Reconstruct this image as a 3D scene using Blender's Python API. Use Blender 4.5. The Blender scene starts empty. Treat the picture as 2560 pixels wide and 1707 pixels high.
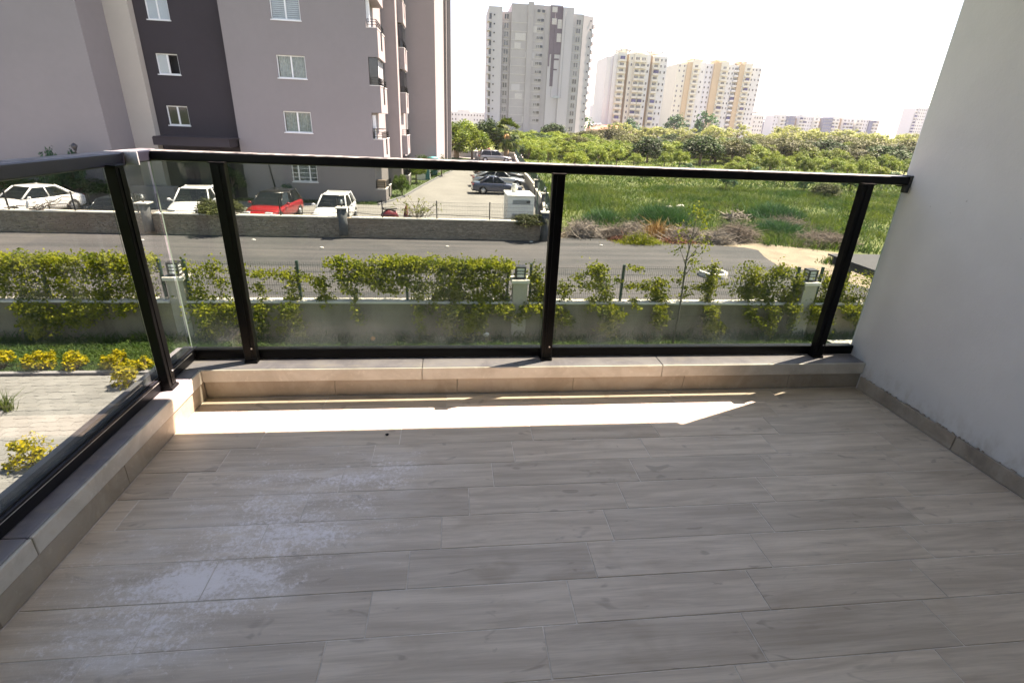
import bpy, bmesh, math, random
import numpy as np
from mathutils import Vector, Matrix

random.seed(7)
RNG = np.random.default_rng(11)
S = bpy.context.scene
COL = S.collection

# ------------------------------------------------------------------ camera, sky, sun, exposure
YAW, PITCH, ROLL = 0.12357, -0.40373, 0.04379
CAM = Vector((1.1747, -2.264, 1.2585))
fw = Vector((math.sin(YAW) * math.cos(PITCH), math.cos(YAW) * math.cos(PITCH), math.sin(PITCH)))
rt = Vector((math.cos(YAW), -math.sin(YAW), 0))
up = rt.cross(fw)
r2 = math.cos(ROLL) * rt + math.sin(ROLL) * up
u2 = math.cos(ROLL) * up - math.sin(ROLL) * rt
cd = bpy.data.cameras.new("camera")
cam = bpy.data.objects.new("camera", cd)
COL.objects.link(cam)
cam.matrix_world = Matrix(((r2.x, u2.x, -fw.x, CAM.x), (r2.y, u2.y, -fw.y, CAM.y), (r2.z, u2.z, -fw.z, CAM.z), (0, 0, 0, 1)))
cd.sensor_width = 36.0
cd.lens = 17.915
cd.clip_start = 0.05
cd.clip_end = 6000
S.camera = cam

SUN_DIR = Vector((0.50, 0.20, 1.0)).normalized()          # towards the sun
EL = math.asin(SUN_DIR.z)
AZ = math.atan2(SUN_DIR.x, SUN_DIR.y)
w = bpy.data.worlds.new("World")
S.world = w
w.use_nodes = True
nt = w.node_tree
sky = nt.nodes.new("ShaderNodeTexSky")
sky.sky_type = 'NISHITA'
sky.sun_disc = False
sky.sun_elevation = EL
sky.sun_rotation = AZ
sky.air_density = 1.0
sky.dust_density = 0.6
sky.ozone_density = 1.0
nt.nodes["Background"].inputs[1].default_value = 0.08
nt.links.new(sky.outputs[0], nt.nodes["Background"].inputs[0])
sd = bpy.data.lights.new("sun", 'SUN')
sd.energy = 5.0
sd.angle = math.radians(0.5)
sd.color = (1.0, 0.95, 0.88)
sun = bpy.data.objects.new("sun", sd)
COL.objects.link(sun)
sun.rotation_euler = SUN_DIR.to_track_quat('Z', 'Y').to_euler()
sun.location = (60, 20, 120)
S.view_settings.view_transform = 'Standard'
S.view_settings.look = 'None'
S.view_settings.exposure = 2.5
S.view_settings.gamma = 1.0
S.view_settings.use_curve_mapping = False
S.view_settings.use_white_balance = True
S.view_settings.white_balance_temperature = 7900
S.view_settings.white_balance_tint = 23
S.render.engine = 'CYCLES'
S.cycles.max_bounces = 10
S.cycles.diffuse_bounces = 5
S.cycles.transparent_max_bounces = 24
S.cycles.use_denoising = True
S.cycles.caustics_reflective = False
S.cycles.caustics_refractive = False

# ------------------------------------------------------------------ materials
def lin(*c):
    """sRGB 0-255 to linear"""
    return tuple((x / 255 / 12.92) if x / 255 <= 0.04045 else ((x / 255 + 0.055) / 1.055) ** 2.4 for x in c)

class NT:
    def __init__(s, name):
        s.m = bpy.data.materials.new(name)
        s.m.use_nodes = True
        s.t = s.m.node_tree
        s.b = s.t.nodes["Principled BSDF"]
        s.out = s.t.nodes["Material Output"]
    def n(s, typ, **kw):
        n = s.t.nodes.new(typ)
        for k, v in kw.items():
            setattr(n, k, v)
        return n
    def l(s, a, b):
        s.t.links.new(a, b)
    def val(s, sock, v):
        if hasattr(v, 'is_linked'):
            s.l(v, sock)
        else:
            sock.default_value = v
    def math(s, op, a, b=None, c=None, clamp=False):
        n = s.n("ShaderNodeMath", operation=op)
        n.use_clamp = clamp
        s.val(n.inputs[0], a)
        if b is not None: s.val(n.inputs[1], b)
        if c is not None: s.val(n.inputs[2], c)
        return n.outputs[0]
    def mix(s, f, a, b, blend='MIX'):
        n = s.n("ShaderNodeMix", data_type='RGBA', blend_type=blend)
        s.val(n.inputs[0], f)
        s.val(n.inputs[6], a if hasattr(a, 'is_linked') else (*a[:3], 1))
        s.val(n.inputs[7], b if hasattr(b, 'is_linked') else (*b[:3], 1))
        return n.outputs[2]
    def noise(s, vec, scale, detail=4, rough=.55, dist=0):
        n = s.n("ShaderNodeTexNoise")
        s.l(vec, n.inputs["Vector"])
        n.inputs["Scale"].default_value = scale
        n.inputs["Detail"].default_value = detail
        n.inputs["Roughness"].default_value = rough
        n.inputs["Distortion"].default_value = dist
        return n.outputs[0]
    def ramp(s, v, lo, hi, smooth=True):
        n = s.n("ShaderNodeMapRange", interpolation_type='SMOOTHSTEP' if smooth else 'LINEAR')
        s.l(v, n.inputs[0])
        n.inputs[1].default_value = lo
        n.inputs[2].default_value = hi
        return n.outputs[0]
    def pos(s):
        return s.n("ShaderNodeNewGeometry").outputs["Position"]
    def mapv(s, vec, scale=(1, 1, 1), loc=(0, 0, 0)):
        n = s.n("ShaderNodeMapping")
        s.l(vec, n.inputs[0])
        n.inputs["Scale"].default_value = scale
        n.inputs["Location"].default_value = loc
        return n.outputs[0]
    def rand(s):
        return s.n("ShaderNodeObjectInfo").outputs["Random"]
    def bump(s, h, strength=.3, dist=.01):
        n = s.n("ShaderNodeBump")
        n.inputs["Strength"].default_value = strength
        n.inputs["Distance"].default_value = dist
        s.l(h, n.inputs["Height"])
        s.l(n.outputs[0], s.b.inputs["Normal"])
    def color(s, c):
        s.val(s.b.inputs["Base Color"], c if hasattr(c, 'is_linked') else (*c[:3], 1))

def basic(name, c, rough=.6, metal=0, var=.12, scale=3.0, bump=0, bscale=60, spec=.5, coat=0, rnd=0):
    """plain procedural material: base colour broken up by two noises, optional fine relief"""
    k = NT(name)
    p = k.pos()
    n1 = k.noise(p, scale, 5)
    n2 = k.noise(p, scale * 9, 3)
    f = k.math('ADD', k.math('MULTIPLY', n1, .65), k.math('MULTIPLY', n2, .35))
    f = k.ramp(f, .3, .7)
    lo = tuple(x * (1 - var) for x in c)
    hi = tuple(min(1, x * (1 + var)) for x in c)
    col = k.mix(f, lo, hi)
    if rnd:
        r = k.rand()
        m = k.math('MULTIPLY_ADD', r, 2 * rnd, 1 - rnd)
        cc = k.n("ShaderNodeCombineColor")
        for i in range(3): k.l(m, cc.inputs[i])
        col = k.mix(1.0, col, cc.outputs[0], 'MULTIPLY')
    k.color(col)
    k.b.inputs["Roughness"].default_value = rough
    k.b.inputs["Metallic"].default_value = metal
    k.b.inputs["Specular IOR Level"].default_value = spec
    k.b.inputs["Coat Weight"].default_value = coat
    k.b.inputs["Coat Roughness"].default_value = .05
    if bump:
        k.bump(k.noise(p, bscale, 4), bump, .01)
    return k.m

def foliage(name, c1, c2, scale=1.5, trans=.35, rnd=.15, rough=.55, p_scale2=12):
    """leaves: two greens mixed by clump, per-object shade, light shining through"""
    k = NT(name)
    p = k.pos()
    f = k.ramp(k.math('ADD', k.math('MULTIPLY', k.noise(p, scale, 3), .6), k.math('MULTIPLY', k.noise(p, p_scale2, 2), .4)), .36, .64)
    col = k.mix(f, c1, c2)
    m = k.math('MULTIPLY_ADD', k.rand(), 2 * rnd, 1 - rnd)
    cc = k.n("ShaderNodeCombineColor")
    for i in range(3): k.l(m, cc.inputs[i])
    col = k.mix(1.0, col, cc.outputs[0], 'MULTIPLY')
    k.color(col)
    k.b.inputs["Roughness"].default_value = rough
    k.b.inputs["Specular IOR Level"].default_value = .12
    t = k.n("ShaderNodeBsdfTranslucent")
    k.l(k.mix(1.0, col, (1.25, 1.3, .6), 'MULTIPLY'), t.inputs[0])
    mx = k.n("ShaderNodeMixShader")
    mx.inputs[0].default_value = trans
    k.l(k.b.outputs[0], mx.inputs[1])
    k.l(t.outputs[0], mx.inputs[2])
    k.l(mx.outputs[0], k.out.inputs[0])
    return k.m

def glass(name, tint, rough=.0, dirt_haze=0.0, ior=1.45, zlo=0, zhi=1):
    """see-through tinted pane: tint per face, fresnel mirror, optional dust (plus a painted reflection haze towards the bottom) and streaks"""
    k = NT(name)
    tr = k.n("ShaderNodeBsdfTransparent")
    tr.inputs[0].default_value = (*tint, 1)
    gl = k.n("ShaderNodeBsdfGlossy")
    gl.inputs["Roughness"].default_value = rough
    gl.inputs[0].default_value = (.9, .95, 1, 1)
    fr = k.n("ShaderNodeFresnel")
    fr.inputs[0].default_value = ior
    mx = k.n("ShaderNodeMixShader")
    bf = k.n('ShaderNodeNewGeometry').outputs['Backfacing']
    k.l(k.math('MULTIPLY', fr.outputs[0], k.math('MULTIPLY_ADD', bf, -.95, .95)), mx.inputs[0])
    k.l(tr.outputs[0], mx.inputs[1])
    k.l(gl.outputs[0], mx.inputs[2])
    last = mx.outputs[0]
    if dirt_haze:
        p = k.pos()
        sx = k.n("ShaderNodeSeparateXYZ")
        k.l(p, sx.inputs[0])
        low = k.ramp(sx.outputs[2], zhi, zlo)
        low = k.math('POWER', low, 3.0)
        cloud = k.ramp(k.noise(k.mapv(p, (1, 1, .6)), 4.5, 5, .65), .35, .75)
        d = k.math('ADD', k.math('MULTIPLY', low, .30), .04)  # even dust, plus a pale reflection haze painted in near the bottom
        d = k.math('MULTIPLY', d, k.math('MULTIPLY_ADD', cloud, 1.3, .35))
        d = k.math('MULTIPLY', d, dirt_haze, clamp=True)
        df = k.n("ShaderNodeBsdfDiffuse")
        df.inputs[0].default_value = (.62, .68, .68, 1)
        m2 = k.n("ShaderNodeMixShader")
        k.l(d, m2.inputs[0])
        k.l(last, m2.inputs[1])
        k.l(df.outputs[0], m2.inputs[2])
        last = m2.outputs[0]
    k.l(last, k.out.inputs[0])
    return k.m

M = {}
M['black_metal'] = basic('black powder coated metal', (.007, .007, .008), .30, var=.3, scale=8, spec=.5)
def dusty_sheen_metal(name, base, dust, amt, spec):
    k = NT(name)
    p = k.pos()
    n = k.noise(p, 9, 5, .6)
    col = k.mix(n, tuple(x * .75 for x in base), tuple(x * 1.3 for x in base))
    nz = k.n("ShaderNodeSeparateXYZ")
    k.l(k.n("ShaderNodeNewGeometry").outputs["True Normal"], nz.inputs[0])
    upf = k.ramp(nz.outputs[2], .6, .95)  # paler upward faces: dust on the rails, painted sky light on the sill
    d = k.math('MULTIPLY', upf, k.ramp(k.noise(p, 24, 6, .7), .25, .8))
    col = k.mix(k.math('MULTIPLY', d, amt), col, dust)
    k.color(col)
    k.val(k.b.inputs["Roughness"], k.math('MULTIPLY_ADD', d, .25, .30))
    k.b.inputs["Specular IOR Level"].default_value = spec
    return k.m
M['black_metal'] = dusty_sheen_metal('black powder coated metal', (.0045, .0045, .005), (.05, .05, .05), .3, .14)
M['rail_metal'] = dusty_sheen_metal('black rail with dusty top', (.005, .005, .006), (.42, .41, .40), .85, .16)
M['side_rail'] = dusty_sheen_metal('dusty dark side rail', (.020, .020, .030), (.36, .355, .37), .85, .4)
M['side_sill'] = dusty_sheen_metal('sky-tinted dark sill rail', (.007, .007, .009), (.055, .055, .08), .6, .2)  # bluish top colour stands in for sky light on the top face
M['seam_rubber'] = basic('black rubber seal', (.004, .004, .004), .8)
M['bracket'] = basic('dark bracket plastic', (.02, .02, .02), .5)
M['bright_metal'] = basic('weathered bare aluminium', (.5, .5, .5), .45, .6, var=.25, scale=20)
M['rail_glass'] = glass('tinted balcony glass', (.66, .70, .665), .0, dirt_haze=.5, zlo=.2, zhi=.60)
M['glass_edge'] = basic('ground glass edge', (.22, .27, .245), .3, spec=.6)
M['side_glass'] = glass('tinted side glass', (.67, .70, .675), .0, dirt_haze=.35, zlo=.2, zhi=.4)
M['white_wall'] = basic('white exterior plaster', (.555, .55, .555), .85, var=.05, scale=1.6, bump=.28, bscale=120, spec=.2)
M['room_paint'] = basic('greige room paint', (.34, .325, .31), .9, var=.03)
M['slab_paint'] = basic('white soffit paint', (.66, .645, .62), .9, var=.03)
M['grout'] = basic('pale tile grout', (.66, .60, .55), .9, var=.3, scale=4)
M['concrete'] = basic('grey concrete', (.42, .41, .39), .9, var=.12, scale=1.5, bump=.3, bscale=40)
M['grey_steel'] = basic('grey painted steel', (.35, .36, .37), .5)

def plaster():
    k = NT('white exterior plaster')
    p = k.pos()
    a = k.noise(p, 1.4, 5, .6)
    col = k.mix(k.ramp(a, .3, .7), (.525, .52, .525), (.585, .58, .58))
    sc_ = k.ramp(k.noise(k.mapv(p, (3, 3, 9)), 3.0, 5, .7), .66, .80)
    col = k.mix(k.math('MULTIPLY', sc_, .30), col, (.36, .34, .32))
    sp_ = k.ramp(k.noise(p, 55, 2, .5), .76, .80)
    col = k.mix(k.math('MULTIPLY', sp_, .5), col, (.22, .20, .18))
    z = k.n("ShaderNodeSeparateXYZ"); k.l(p, z.inputs[0])
    low = k.math('MULTIPLY', k.ramp(z.outputs[2], .22, .06), k.ramp(k.noise(k.mapv(p, (8, 8, 4)), 2.0, 5, .7), .40, .70))
    col = k.mix(k.math('MULTIPLY', low, .55), col, (.34, .30, .26))
    k.color(col)
    k.b.inputs["Roughness"].default_value = .9
    k.b.inputs["Specular IOR Level"].default_value = .15
    k.bump(k.math('ADD', k.math('MULTIPLY', k.noise(p, 150, 4), .5), k.noise(p, 28, 3)), .22, .006)
    return k.m
M['plaster'] = plaster()
def marble(name, c, dark, warm):
    k = NT(name)
    p = k.pos()
    n1 = k.noise(p, 5, 6, .65, .6)
    n2 = k.noise(p, 40, 4, .6)
    n3 = k.noise(k.mapv(p, (3, 9, 9)), 2.2, 5, .6)
    col = k.mix(k.ramp(n1, .38, .68), c, dark)
    col = k.mix(k.math('MULTIPLY', k.ramp(n3, .5, .72), .6), col, warm)
    col = k.mix(k.math('MULTIPLY', k.ramp(n2, .56, .75), .35), col, tuple(min(1, x * 1.35) for x in c))
    k.color(col)
    k.b.inputs["Roughness"].default_value = .5
    k.bump(n2, .12, .004)
    return k.m
M['coping'] = marble('weathered marble coping', (.235, .222, .24), (.16, .15, .175), (.28, .25, .22))
M['lip'] = marble('cream marble edge', (.55, .53, .485), (.43, .405, .36), (.51, .465, .40))
M['skirting'] = marble('beige skirting tile', (.37, .325, .27), (.28, .235, .185), (.39, .32, .24))
M['skirting_grey'] = marble('grey beige skirting tile', (.34, .285, .235), (.20, .165, .135), (.31, .24, .18))

def tile_material():
    k = NT('wood look floor tile')
    p = k.pos()
    r = k.rand()
    off = k.n("ShaderNodeCombineXYZ")
    k.l(k.math('MULTIPLY', r, 31.7), off.inputs[0])
    k.l(k.math('MULTIPLY', r, 17.3), off.inputs[1])
    va = k.n("ShaderNodeVectorMath", operation='ADD')
    k.l(p, va.inputs[0]); k.l(off.outputs[0], va.inputs[1])
    v = va.outputs[0]
    grain = k.noise(k.mapv(v, (2.2, 26, 1)), 1.0, 6, .62, .5)
    fine = k.noise(k.mapv(v, (7, 190, 1)), 1.0, 3, .6)
    blot = k.noise(k.mapv(v, (3.2, 7, 1)), 1.0, 4, .55, .4)
    knot = k.noise(k.mapv(v, (9, 20, 1)), 1.0, 2, .5, 1.0)
    col = k.mix(k.ramp(grain, .3, .72), (.49, .40, .32), (.70, .595, .495))
    col = k.mix(k.math('MULTIPLY', k.ramp(fine, .45, .75), .28), col, (.34, .275, .235))
    col = k.mix(k.math('MULTIPLY', k.ramp(blot, .54, .74), .50), col, (.36, .275, .20))
    col = k.mix(k.math('MULTIPLY', k.ramp(knot, .64, .74), .42), col, (.22, .17, .135))
    m = k.math('MULTIPLY_ADD', r, .20, .90)
    cc = k.n("ShaderNodeCombineColor")
    for i in range(3): k.l(m, cc.inputs[i])
    col = k.mix(1.0, col, cc.outputs[0], 'MULTIPLY')
    # dried white cement film left on the tiles: patches of their own shape at fixed spots
    sx = k.n("ShaderNodeSeparateXYZ")
    k.l(p, sx.inputs[0])
    mask = None
    for (cx, cy, rx, ry, a) in ((.46, -1.10, .30, .13, 1.0), (.60, -.92, .33, .17, .78), (.80, -.66, .26, .09, .72), (.50, -.75, .34, .12, .45),
                                (.34, -1.25, .30, .16, .66), (.95, -.585, .14, .07, .62), (.62, -.80, .48, .40, .56), (.30, -1.15, .42, .36, .48), (.85, -.62, .40, .20, .46), (.24, -.98, .26, .2, .35), (1.0, -.50, .2, .06, .35)):
        dx = k.math('DIVIDE', k.math('SUBTRACT', sx.outputs[0], cx), rx)
        dy = k.math('DIVIDE', k.math('SUBTRACT', sx.outputs[1], cy), ry)
        d = k.math('ADD', k.math('MULTIPLY', dx, dx), k.math('MULTIPLY', dy, dy))
        g = k.math('MULTIPLY', k.math('POWER', 2.718, k.math('MULTIPLY', d, -1.1)), a)
        mask = g if mask is None else k.math('MAXIMUM', mask, g)
    crumb = k.noise(p, 70, 9, .78, .35)
    cl = k.noise(k.mapv(p, (1, 1.6, 1)), 8.5, 5, .62, .6)
    sm = k.math('ADD', k.math('MULTIPLY', crumb, .72), k.math('MULTIPLY', cl, .42))
    thr = k.math('SUBTRACT', sm, k.math('SUBTRACT', .725, k.math('MULTIPLY', mask, .34)))
    film = k.ramp(thr, -.02, .17)
    speck = k.math('MULTIPLY', k.ramp(k.noise(p, 210, 4, .7), .52, .66), k.ramp(mask, .12, .65))
    film = k.math('MAXIMUM', film, k.math('MULTIPLY', speck, .42))
    smear = k.math('MULTIPLY', k.ramp(k.noise(k.mapv(p, (4, 14, 1)), 1.0, 5, .65, .8), .42, .72), k.ramp(mask, .05, .6))
    col = k.mix(k.math('MULTIPLY', smear, .62), col, (.80, .75, .73))
    col = k.mix(k.math('MULTIPLY', mask, .26), col, (.78, .73, .72))
    col = k.mix(k.math('MULTIPLY', film, .80), col, (.95, .90, .92))
    drop = k.ramp(k.noise(p, 38, 1, .4), .775, .80)
    col = k.mix(k.math('MULTIPLY', drop, .55), col, (.55, .54, .55))
    k.color(col)
    k.val(k.b.inputs["Roughness"], k.math('MULTIPLY_ADD', film, .35, .43))
    k.b.inputs["Specular IOR Level"].default_value = .42
    k.bump(k.math('ADD', k.math('MULTIPLY', fine, .5), k.math('MULTIPLY', film, .6)), .22, .003)
    return k.m
M['tile'] = tile_material()

M['facade'] = basic('mauve facade render', (.226, .204, .203), .9, var=.035, scale=.35, bump=.15, bscale=30, spec=.2)
M['facade_dark'] = basic('aubergine facade render', (.038, .032, .037), .85, var=.06, scale=.5, spec=.2)
M['facade_cream'] = basic('cream facade render', (.43, .385, .335), .9, var=.03, scale=.5, spec=.2)
M['facade_grey'] = basic('grey facade render', (.13, .12, .115), .9, var=.05)
M['white_pvc'] = basic('white window plastic', (.72, .72, .72), .4, var=.03)
M['white_paint'] = basic('white painted concrete', (.70, .69, .66), .8, var=.05)
M['pane'] = glass('window glass', (.86, .88, .88), .0, ior=1.55)
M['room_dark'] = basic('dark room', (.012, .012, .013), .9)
M['curtain'] = basic('pale curtain', (.42, .44, .42), .9, var=.25, scale=7)
M['blind'] = basic('white roller blind', (.62, .63, .66), .8, var=.03)
M['shutter'] = basic('white shutter slat', (.58, .59, .60), .6)
M['dark_pane'] = basic('dark window glass', (.035, .038, .045), .08, var=.3)
M['grey_pane'] = basic('grey window glass', (.10, .10, .105), .15, var=.3, rnd=.5)
M['tower_concrete'] = basic('raw tower render', (.375, .345, .35), .95, var=.07, scale=.12, spec=.1)
M['tower_pale'] = basic('pale tower render', (.455, .425, .44), .95, var=.03, scale=.1, spec=.1)
M['tower_violet'] = basic('violet primer', (.16, .13, .155), .95, var=.12, scale=.2, spec=.1)
M['tower_green'] = basic('greenish render', (.40, .385, .385), .95, var=.05, scale=.2, spec=.1)
M['tower_line'] = basic('pale floor line', (.48, .445, .435), .95)
M['cream'] = basic('cream tower paint', (.60, .585, .49), .9, var=.04, scale=.1)
M['cream_white'] = basic('white tower paint', (.62, .62, .585), .9, var=.04, scale=.1)
M['ochre'] = basic('ochre tower paint', (.52, .41, .27), .9, var=.05, scale=.1)
M['tan'] = basic('tan recess paint', (.36, .27, .19), .9, var=.05)
M['awning'] = basic('violet blue awning', (.10, .10, .19), .9, var=.1, rnd=.3)
M['slate_paint'] = basic('slate blue facade', (.19, .21, .28), .9, var=.06)
M['grey_white'] = basic('grey white facade', (.60, .60, .60), .9, var=.05)
M['brick_red'] = basic('brick roof', (.36, .16, .10), .9, var=.15, scale=2)
M['blue_tarp'] = basic('blue cover', (.03, .06, .35), .6)

M['asphalt'] = None
def asphalt():
    k = NT('asphalt')
    p = k.pos()
    a = k.noise(p, 120, 3, .7)
    b = k.noise(k.mapv(p, (.10, 1.3, 1)), 1.0, 5, .6, .3)
    c = k.noise(p, .5, 5, .6)
    col = k.mix(k.ramp(b, .36, .66), (.036, .038, .042), (.072, .068, .072))
    col = k.mix(k.math('MULTIPLY', k.ramp(c, .45, .75), .45), col, (.085, .08, .08))
    col = k.mix(k.math('MULTIPLY', k.ramp(a, .5, .8), .3), col, (.12, .115, .115))
    k.color(col)
    k.b.inputs["Roughness"].default_value = .85
    k.bump(a, .4, .01)
    return k.m
M['asphalt'] = asphalt()
M['parking'] = basic('pale concrete paving', (.19, .184, .175), .9, var=.14, scale=.6, bump=.2, bscale=20)
M['sand'] = basic('sandy path', (.25, .205, .155), .95, var=.22, scale=1.2, bump=.5, bscale=14)
M['soil'] = basic('brown soil', (.20, .16, .11), .95, var=.3, scale=1.0, bump=.4, bscale=10)

def field_ground():
    k = NT('field ground')
    p = k.pos()
    a = k.noise(p, .16, 5, .6)
    b = k.noise(p, 1.3, 5, .65)
    col = k.mix(k.ramp(a, .35, .65), (.070, .105, .030), (.135, .155, .050))
    col = k.mix(k.math('MULTIPLY', k.ramp(b, .5, .75), .55), col, (.17, .17, .07))
    sy = k.n("ShaderNodeSeparateXYZ"); k.l(p, sy.inputs[0])
    col = k.mix(k.ramp(sy.outputs[1], 150, 200), col, (.165, .15, .125))
    k.color(col)
    k.b.inputs["Roughness"].default_value = .95
    k.bump(b, .8, .2)
    return k.m
M['field'] = field_ground()
M['lawn'] = basic('lawn soil', (.055, .085, .025), .95, var=.3, scale=2)
M['grass_blade'] = foliage('field grass', (.036, .084, .026), (.120, .150, .044), .30, .45, 0, p_scale2=1.6)
M['lawn_blade'] = foliage('lawn grass', (.034, .078, .018), (.075, .125, .028), 1.5, .3, 0)
M['weed_blade'] = foliage('dark weed', (.030, .090, .048), (.055, .13, .055), 1.0, .25, .1)
M['ivy'] = foliage('ivy leaf', (.070, .105, .010), (.29, .295, .022), 3.2, .46, .08, p_scale2=22)
M['ivy_stem'] = basic('ivy stem', (.09, .07, .045), .9)
M['yellow_leaf'] = foliage('yellow shrub leaf', (.10, .12, .008), (.46, .36, .010), 14, .3, .1, p_scale2=60)
M['leaf_dark'] = foliage('dark citrus leaf', (.009, .030, .004), (.024, .056, .008), .5, .14, .2, p_scale2=3)
M['leaf_olive'] = foliage('olive leaf', (.042, .052, .018), (.080, .088, .026), .5, .15, .2, p_scale2=3)
M['leaf_bright'] = foliage('young citrus leaf', (.055, .105, .012), (.145, .185, .020), .5, .25, .15, p_scale2=3)
M['leaf_pale'] = foliage('pale spring leaf', (.15, .18, .06), (.25, .27, .11), .3, .3, .15, p_scale2=2)
M['leaf_teal'] = foliage('blue green leaf', (.028, .075, .045), (.055, .115, .06), .8, .25, .15, p_scale2=5)
M['leaf_deep'] = foliage('deep green leaf', (.018, .045, .014), (.045, .085, .022), 1.2, .25, .15)
M['palm_leaf'] = foliage('palm frond', (.028, .060, .010), (.10, .125, .022), .8, .25, .1, p_scale2=4)
M['bark'] = basic('bark', (.16, .12, .085), .95, var=.3, scale=4, bump=.6, bscale=18)
M['palm_bark'] = basic('palm bark', (.34, .25, .16), .95, var=.25, scale=3, bump=.6, bscale=10)
M['grey_bark'] = basic('grey sapling bark', (.10, .088, .07), .9, var=.2, scale=12)
M['dry_stick'] = basic('dry grey stick', (.27, .23, .20), .95, var=.35, scale=3)
M['brown_stick'] = basic('dry brown twig', (.195, .155, .13), .95, var=.35, scale=3)
M['straw'] = basic('orange straw', (.40, .24, .09), .95, var=.3, scale=4)
M['red_leaf'] = basic('red brown dead leaf', (.20, .075, .045), .9, var=.4, scale=6)
M['pale_rock'] = basic('pale rock', (.62, .60, .55), .9, var=.12, bump=.5, bscale=9)
M['dark_rock'] = basic('dark boulder', (.045, .05, .055), .8, var=.35, scale=4, bump=.8, bscale=9)
M['pebble'] = basic('white pebble', (.72, .71, .68), .8, var=.1, rnd=.15)
M['kerb'] = basic('grey kerb', (.17, .17, .18), .9, var=.1, bump=.3, bscale=30)

def stone_wall_mat():
    k = NT('split stone facing')
    p = k.pos()
    a = k.noise(k.mapv(p, (5, 5, 14)), 1.0, 3, .6, .8)
    b = k.noise(p, .45, 4)
    c = k.noise(k.mapv(p, (1.2, 1, .25)), 1.0, 5, .7)
    col = k.mix(k.ramp(a, .3, .7), (.20, .158, .122), (.40, .325, .25))
    col = k.mix(k.math('MULTIPLY', k.ramp(b, .45, .65), .5), col, (.30, .20, .14))
    col = k.mix(k.math('MULTIPLY', k.ramp(c, .5, .7), .4), col, (.22, .19, .165))
    k.color(col)
    k.b.inputs["Roughness"].default_value = .95
    return k.m
M['stone'] = stone_wall_mat()
def garden_wall_mat():
    k = NT('stained garden wall render')
    p = k.pos()
    a = k.noise(k.mapv(p, (1, 1, .3)), .9, 5, .65, .4)
    b = k.noise(p, 14, 4)
    c = k.noise(k.mapv(p, (6, 1, .6)), 1.0, 4, .7)
    col = k.mix(k.ramp(a, .35, .68), (.255, .225, .16), (.155, .13, .088))
    col = k.mix(k.math('MULTIPLY', k.ramp(c, .55, .72), .45), col, (.12, .11, .078))
    col = k.mix(k.math('MULTIPLY', k.ramp(b, .52, .75), .2), col, (.32, .30, .26))
    k.color(col)
    k.b.inputs["Roughness"].default_value = .95
    k.bump(b, .2, .01)
    return k.m
M['garden_wall'] = garden_wall_mat()
M['pillar_paint'] = basic('cream pillar paint', (.40, .365, .295), .9, var=.10, scale=2)
M['cap_stone'] = basic('pale coping stone', (.60, .57, .51), .85, var=.12, scale=3)
M['green_steel'] = basic('green fence steel', (.012, .045, .035), .5, var=.2)
M['dark_steel'] = basic('dark fence steel', (.02, .022, .025), .5)
M['wire'] = basic('dark fence wire', (.035, .05, .05), .5)
M['pale_wire'] = basic('galvanised wire', (.07, .075, .075), .5)
M['lamp_black'] = basic('black lantern housing', (.025, .026, .03), .45)
M['lamp_white'] = basic('white lamp diffuser', (.75, .75, .72), .3)
M['globe'] = glass('clear globe', (.82, .84, .85), .02, ior=1.7)
M['pillar_slate'] = basic('slate stone pillar', (.085, .09, .095), .85, var=.3, scale=5, bump=.5, bscale=20)
M['paver'] = basic('pale interlocking paver', (.160, .163, .158), .9, var=.14, scale=2.5, bump=.35, bscale=60, rnd=.10)
M['paver_sand'] = basic('paver joint sand', (.12, .117, .11), .95)
M['tyre'] = basic('tyre rubber', (.012, .012, .012), .85)
M['rim'] = basic('alloy rim', (.45, .46, .48), .3, .8)
M['car_glass'] = basic('car window glass', (.008, .010, .011), .04, var=.3, spec=.28)
M['plate'] = basic('white number plate', (.7, .7, .7), .4)
M['tail_red'] = basic('red tail lamp', (.35, .012, .015), .2)
M['lamp_clear'] = basic('headlamp lens', (.55, .57, .6), .08, spec=.8)
M['plastic'] = basic('black car plastic', (.015, .015, .016), .5)
M['teal_bin'] = basic('teal bin plastic', (.02, .16, .17), .5)
M['transformer'] = basic('white painted cabinet', (.74, .74, .71), .55, var=.03)
M['vent'] = basic('grey louvre', (.28, .29, .30), .6)
M['slate_roof'] = basic('dark slate slab', (.035, .035, .042), .7)
M['scooter_red'] = basic('dark red scooter paint', (.16, .015, .02), .25, coat=.5)
M['orange'] = basic('orange peel skin', (.65, .28, .06), .6)
def paint(name, c, metal=0.0, rough=.28):
    return basic(name, c, rough, metal, var=.02, scale=1, coat=.8)

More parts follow.
